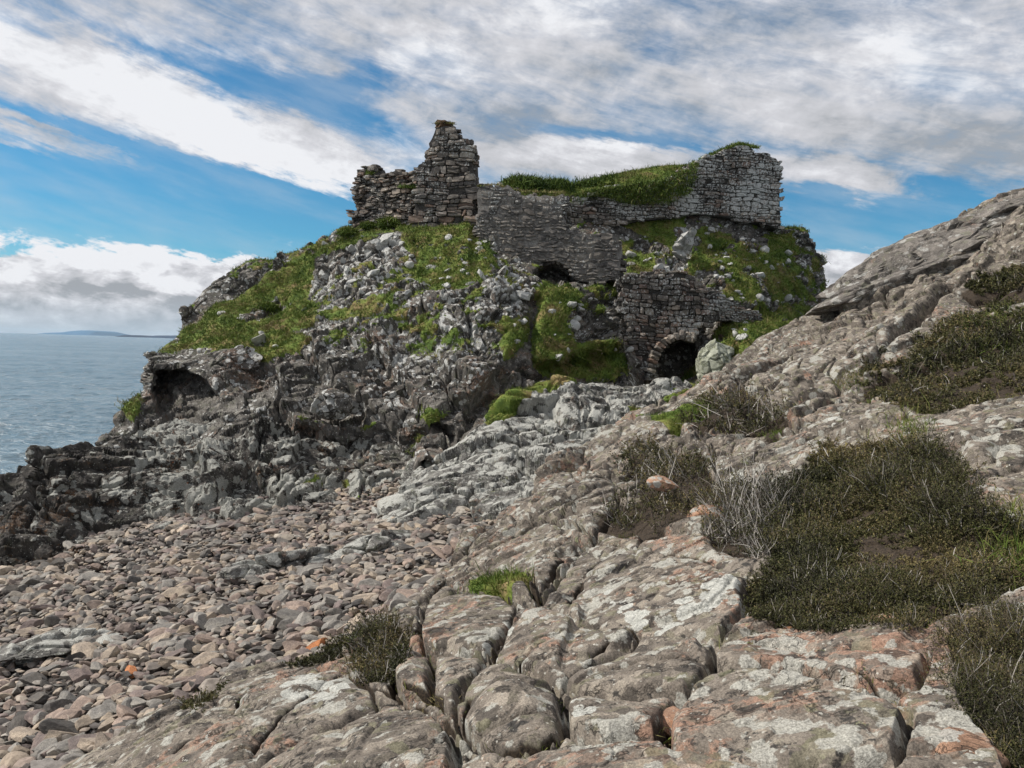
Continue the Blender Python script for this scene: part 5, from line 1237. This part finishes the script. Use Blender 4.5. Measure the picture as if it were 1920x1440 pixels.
# green shrubs at the foot of the left ruin and on the shoulder
def shrub(px, py, r_, label, seed):
    h = next(q for q in (ray(px, py + 4 * j, (SM,)) for j in range(20)) if q is not None); c = np.array(h[0]); k = 420
    u = rng.normal(size=(k, 3)); u /= np.linalg.norm(u, axis=1, keepdims=True); u[:, 2] = np.abs(u[:, 2]); p = c + u * r_ * rng.uniform(.3, .8, (k, 1)) * (1, 1, .8)
    V, F, A_ = blades(p, u, 12, np.full(k, r_ * .5), np.full(k, .05), np.clip(.25 + .3 * u[:, 2], 0, 1), .8)
    root = empty('green_shrub', tuple(c), label, 'shrub', 'green shrubs on the castle hill')
    link('foliage', raw_mesh('foliage', V, F, 3, M['blade'], dict(tint=A_)), root)
    st_ = np.repeat(c[None], 40, 0); V, F, A_ = blades(st_, np.tile((0, 0, 1.), (40, 1)), 1, np.full(40, r_ * .9), np.full(40, .03), np.full(40, .3), .5)
    link('stem', raw_mesh('stem', V, F, 3, M['heather_twig'], dict(tint=A_)), root)
shrub(732, 415, 0.65, 'green shrub at the foot of the low jagged wall', 1)
shrub(693, 428, 0.45, 'smaller green shrub left of the one under the wall', 2)
shrub(655, 442, 0.55, 'spreading green shrub at the outer end of the low wall', 3)
shrub(505, 582, 0.5, 'lone dark shrub on the grassy shoulder above the sea cave', 4)
# sod on the tall stump and turf on the wall heads
def sod(root, name, px0, px1, py, d, n, h, tb=.55):
    x = rng.uniform(px0, px1, n); p = P(x, np.interp(x, py[0], py[1]), np.full(n, d) + rng.uniform(-.1, 1.2, n))
    V, F, A_ = blades(p, np.tile((0, 0, 1.), (n, 1)), 7, np.full(n, h), np.full(n, .035), np.clip(rng.normal(tb, .15, n), 0, 1), .8)
    link(name, raw_mesh(name, V, F, 3, M['blade'], dict(tint=A_)), root)
v, f = stone_shape(4, 77, 10, (.6, .9), .05, .12); v = v * (0.68, 0.7, 0.34)
capo = link('sod_cap', raw_mesh('sod_cap', v + P(832, 236, 45.9), f, 3, plain('dark sod', (0.03, 0.02, 0.012), (0.13, 0.075, 0.035), 5, 1.0, .05)), W2)
sod(W2, 'withered_grass', 817, 850, ([815, 850], [232, 232]), 45.4, 90, .14, .8)
sod(W4, 'turf_cap', 1285, 1420, ([1285, 1298, 1330, 1385, 1420], [350, 312, 292, 270, 278]), 48.9, 420, .2, .3)
def overhang(root, name, pts, d, n, seed_h=.3):
    xs, ys, dr = zip(*pts); x = rng.uniform(xs[0], xs[-1], n); y = np.interp(x, xs, ys) + rng.random(n) ** 1.5 * np.interp(x, xs, dr)
    p = P(x, y, np.full(n, d) - rng.uniform(0, .15, n)); u = np.tile((0, -.8, .5), (n, 1))
    V, F, A_ = blades(p, u, 7, np.full(n, seed_h), np.full(n, .04), np.clip(rng.normal(.38, .16, n), 0, 1), .7, lean=(0, -.2, -.5))
    link(name, raw_mesh(name, V, F, 3, M['blade'], dict(tint=A_)), root)
overhang(W4, 'turf_overhang', [(1062,372,18),(1110,358,10),(1150,352,26),(1200,344,40),(1250,336,46),(1290,318,50),(1304,306,20)], 47.6, 1100)
sod(W1, 'turf_tuft', 690, 700, ([690, 700], [326, 326]), 47.9, 60, .25, .3)
sod(W1, 'turf_tuft', 750, 795, ([750, 795], [352, 352]), 46.2, 120, .25, .35)
sod(W3, 'withered_grass', 895, 1060, ([895, 925, 975, 1060], [350, 346, 358, 362]), 43.0, 90, .15, .8)

# ------------------------------------------------------------------ sea air
def haze():
    x, y0, y1, z0, z1 = 19000, -40, 19500, -3.0, 118.0
    v = [(sx * x, y, z) for z in (z0, z1) for sx, y in ((-1, y0), (1, y0), (1, y1), (-1, y1))]
    f = [(3, 2, 1, 0), (4, 5, 6, 7), (0, 1, 5, 4), (1, 2, 6, 5), (2, 3, 7, 6), (3, 0, 4, 7)]
    m, T = new_mat('sea air')
    pv = T.n('ShaderNodeVolumePrincipled'); pv.inputs['Color'].default_value = (0.62, 0.80, 0.95, 1); pv.inputs['Density'].default_value = 3.0e-5; pv.inputs['Anisotropy'].default_value = 0.2
    o_ = T.n('ShaderNodeOutputMaterial'); T.t.links.new(pv.outputs[0], o_.inputs['Volume'])
    o = _lk('haze', raw_mesh('haze', v, f, 4, m)); o['kind'] = 'stuff'; o['label'] = 'thin bluish sea air over the water'; o['category'] = 'haze'
haze()
# ------------------------------------------------------------------ far islands
def island(prof, d, depth, col, label):
    m, T = new_mat('haze tinted land'); finish(T, col, 1.0)  # bluish col: haze of the distance is painted into the land colour
    top = np.array([P(x, y, d) for x, y in prof]); n = len(top); rows = []
    for dy, k in ((-depth * .25, 0.0), (-depth * .1, .75), (0, 1.0), (depth * .6, .9), (depth, 0.0)):
        r_ = top.copy(); z_ = np.maximum(top[:, 2], 1); r_[:, 2] = z_ * k - (2 if k == 0 else 0); r_[:, 1] += dy; rows.append(r_)
    g = np.array(rows); me = raw_mesh('island', g.reshape(-1, 3), grid_faces(len(rows), n), 4, m)
    o = _lk('island', me); o['kind'] = 'structure'; o['label'] = label; o['category'] = 'island'
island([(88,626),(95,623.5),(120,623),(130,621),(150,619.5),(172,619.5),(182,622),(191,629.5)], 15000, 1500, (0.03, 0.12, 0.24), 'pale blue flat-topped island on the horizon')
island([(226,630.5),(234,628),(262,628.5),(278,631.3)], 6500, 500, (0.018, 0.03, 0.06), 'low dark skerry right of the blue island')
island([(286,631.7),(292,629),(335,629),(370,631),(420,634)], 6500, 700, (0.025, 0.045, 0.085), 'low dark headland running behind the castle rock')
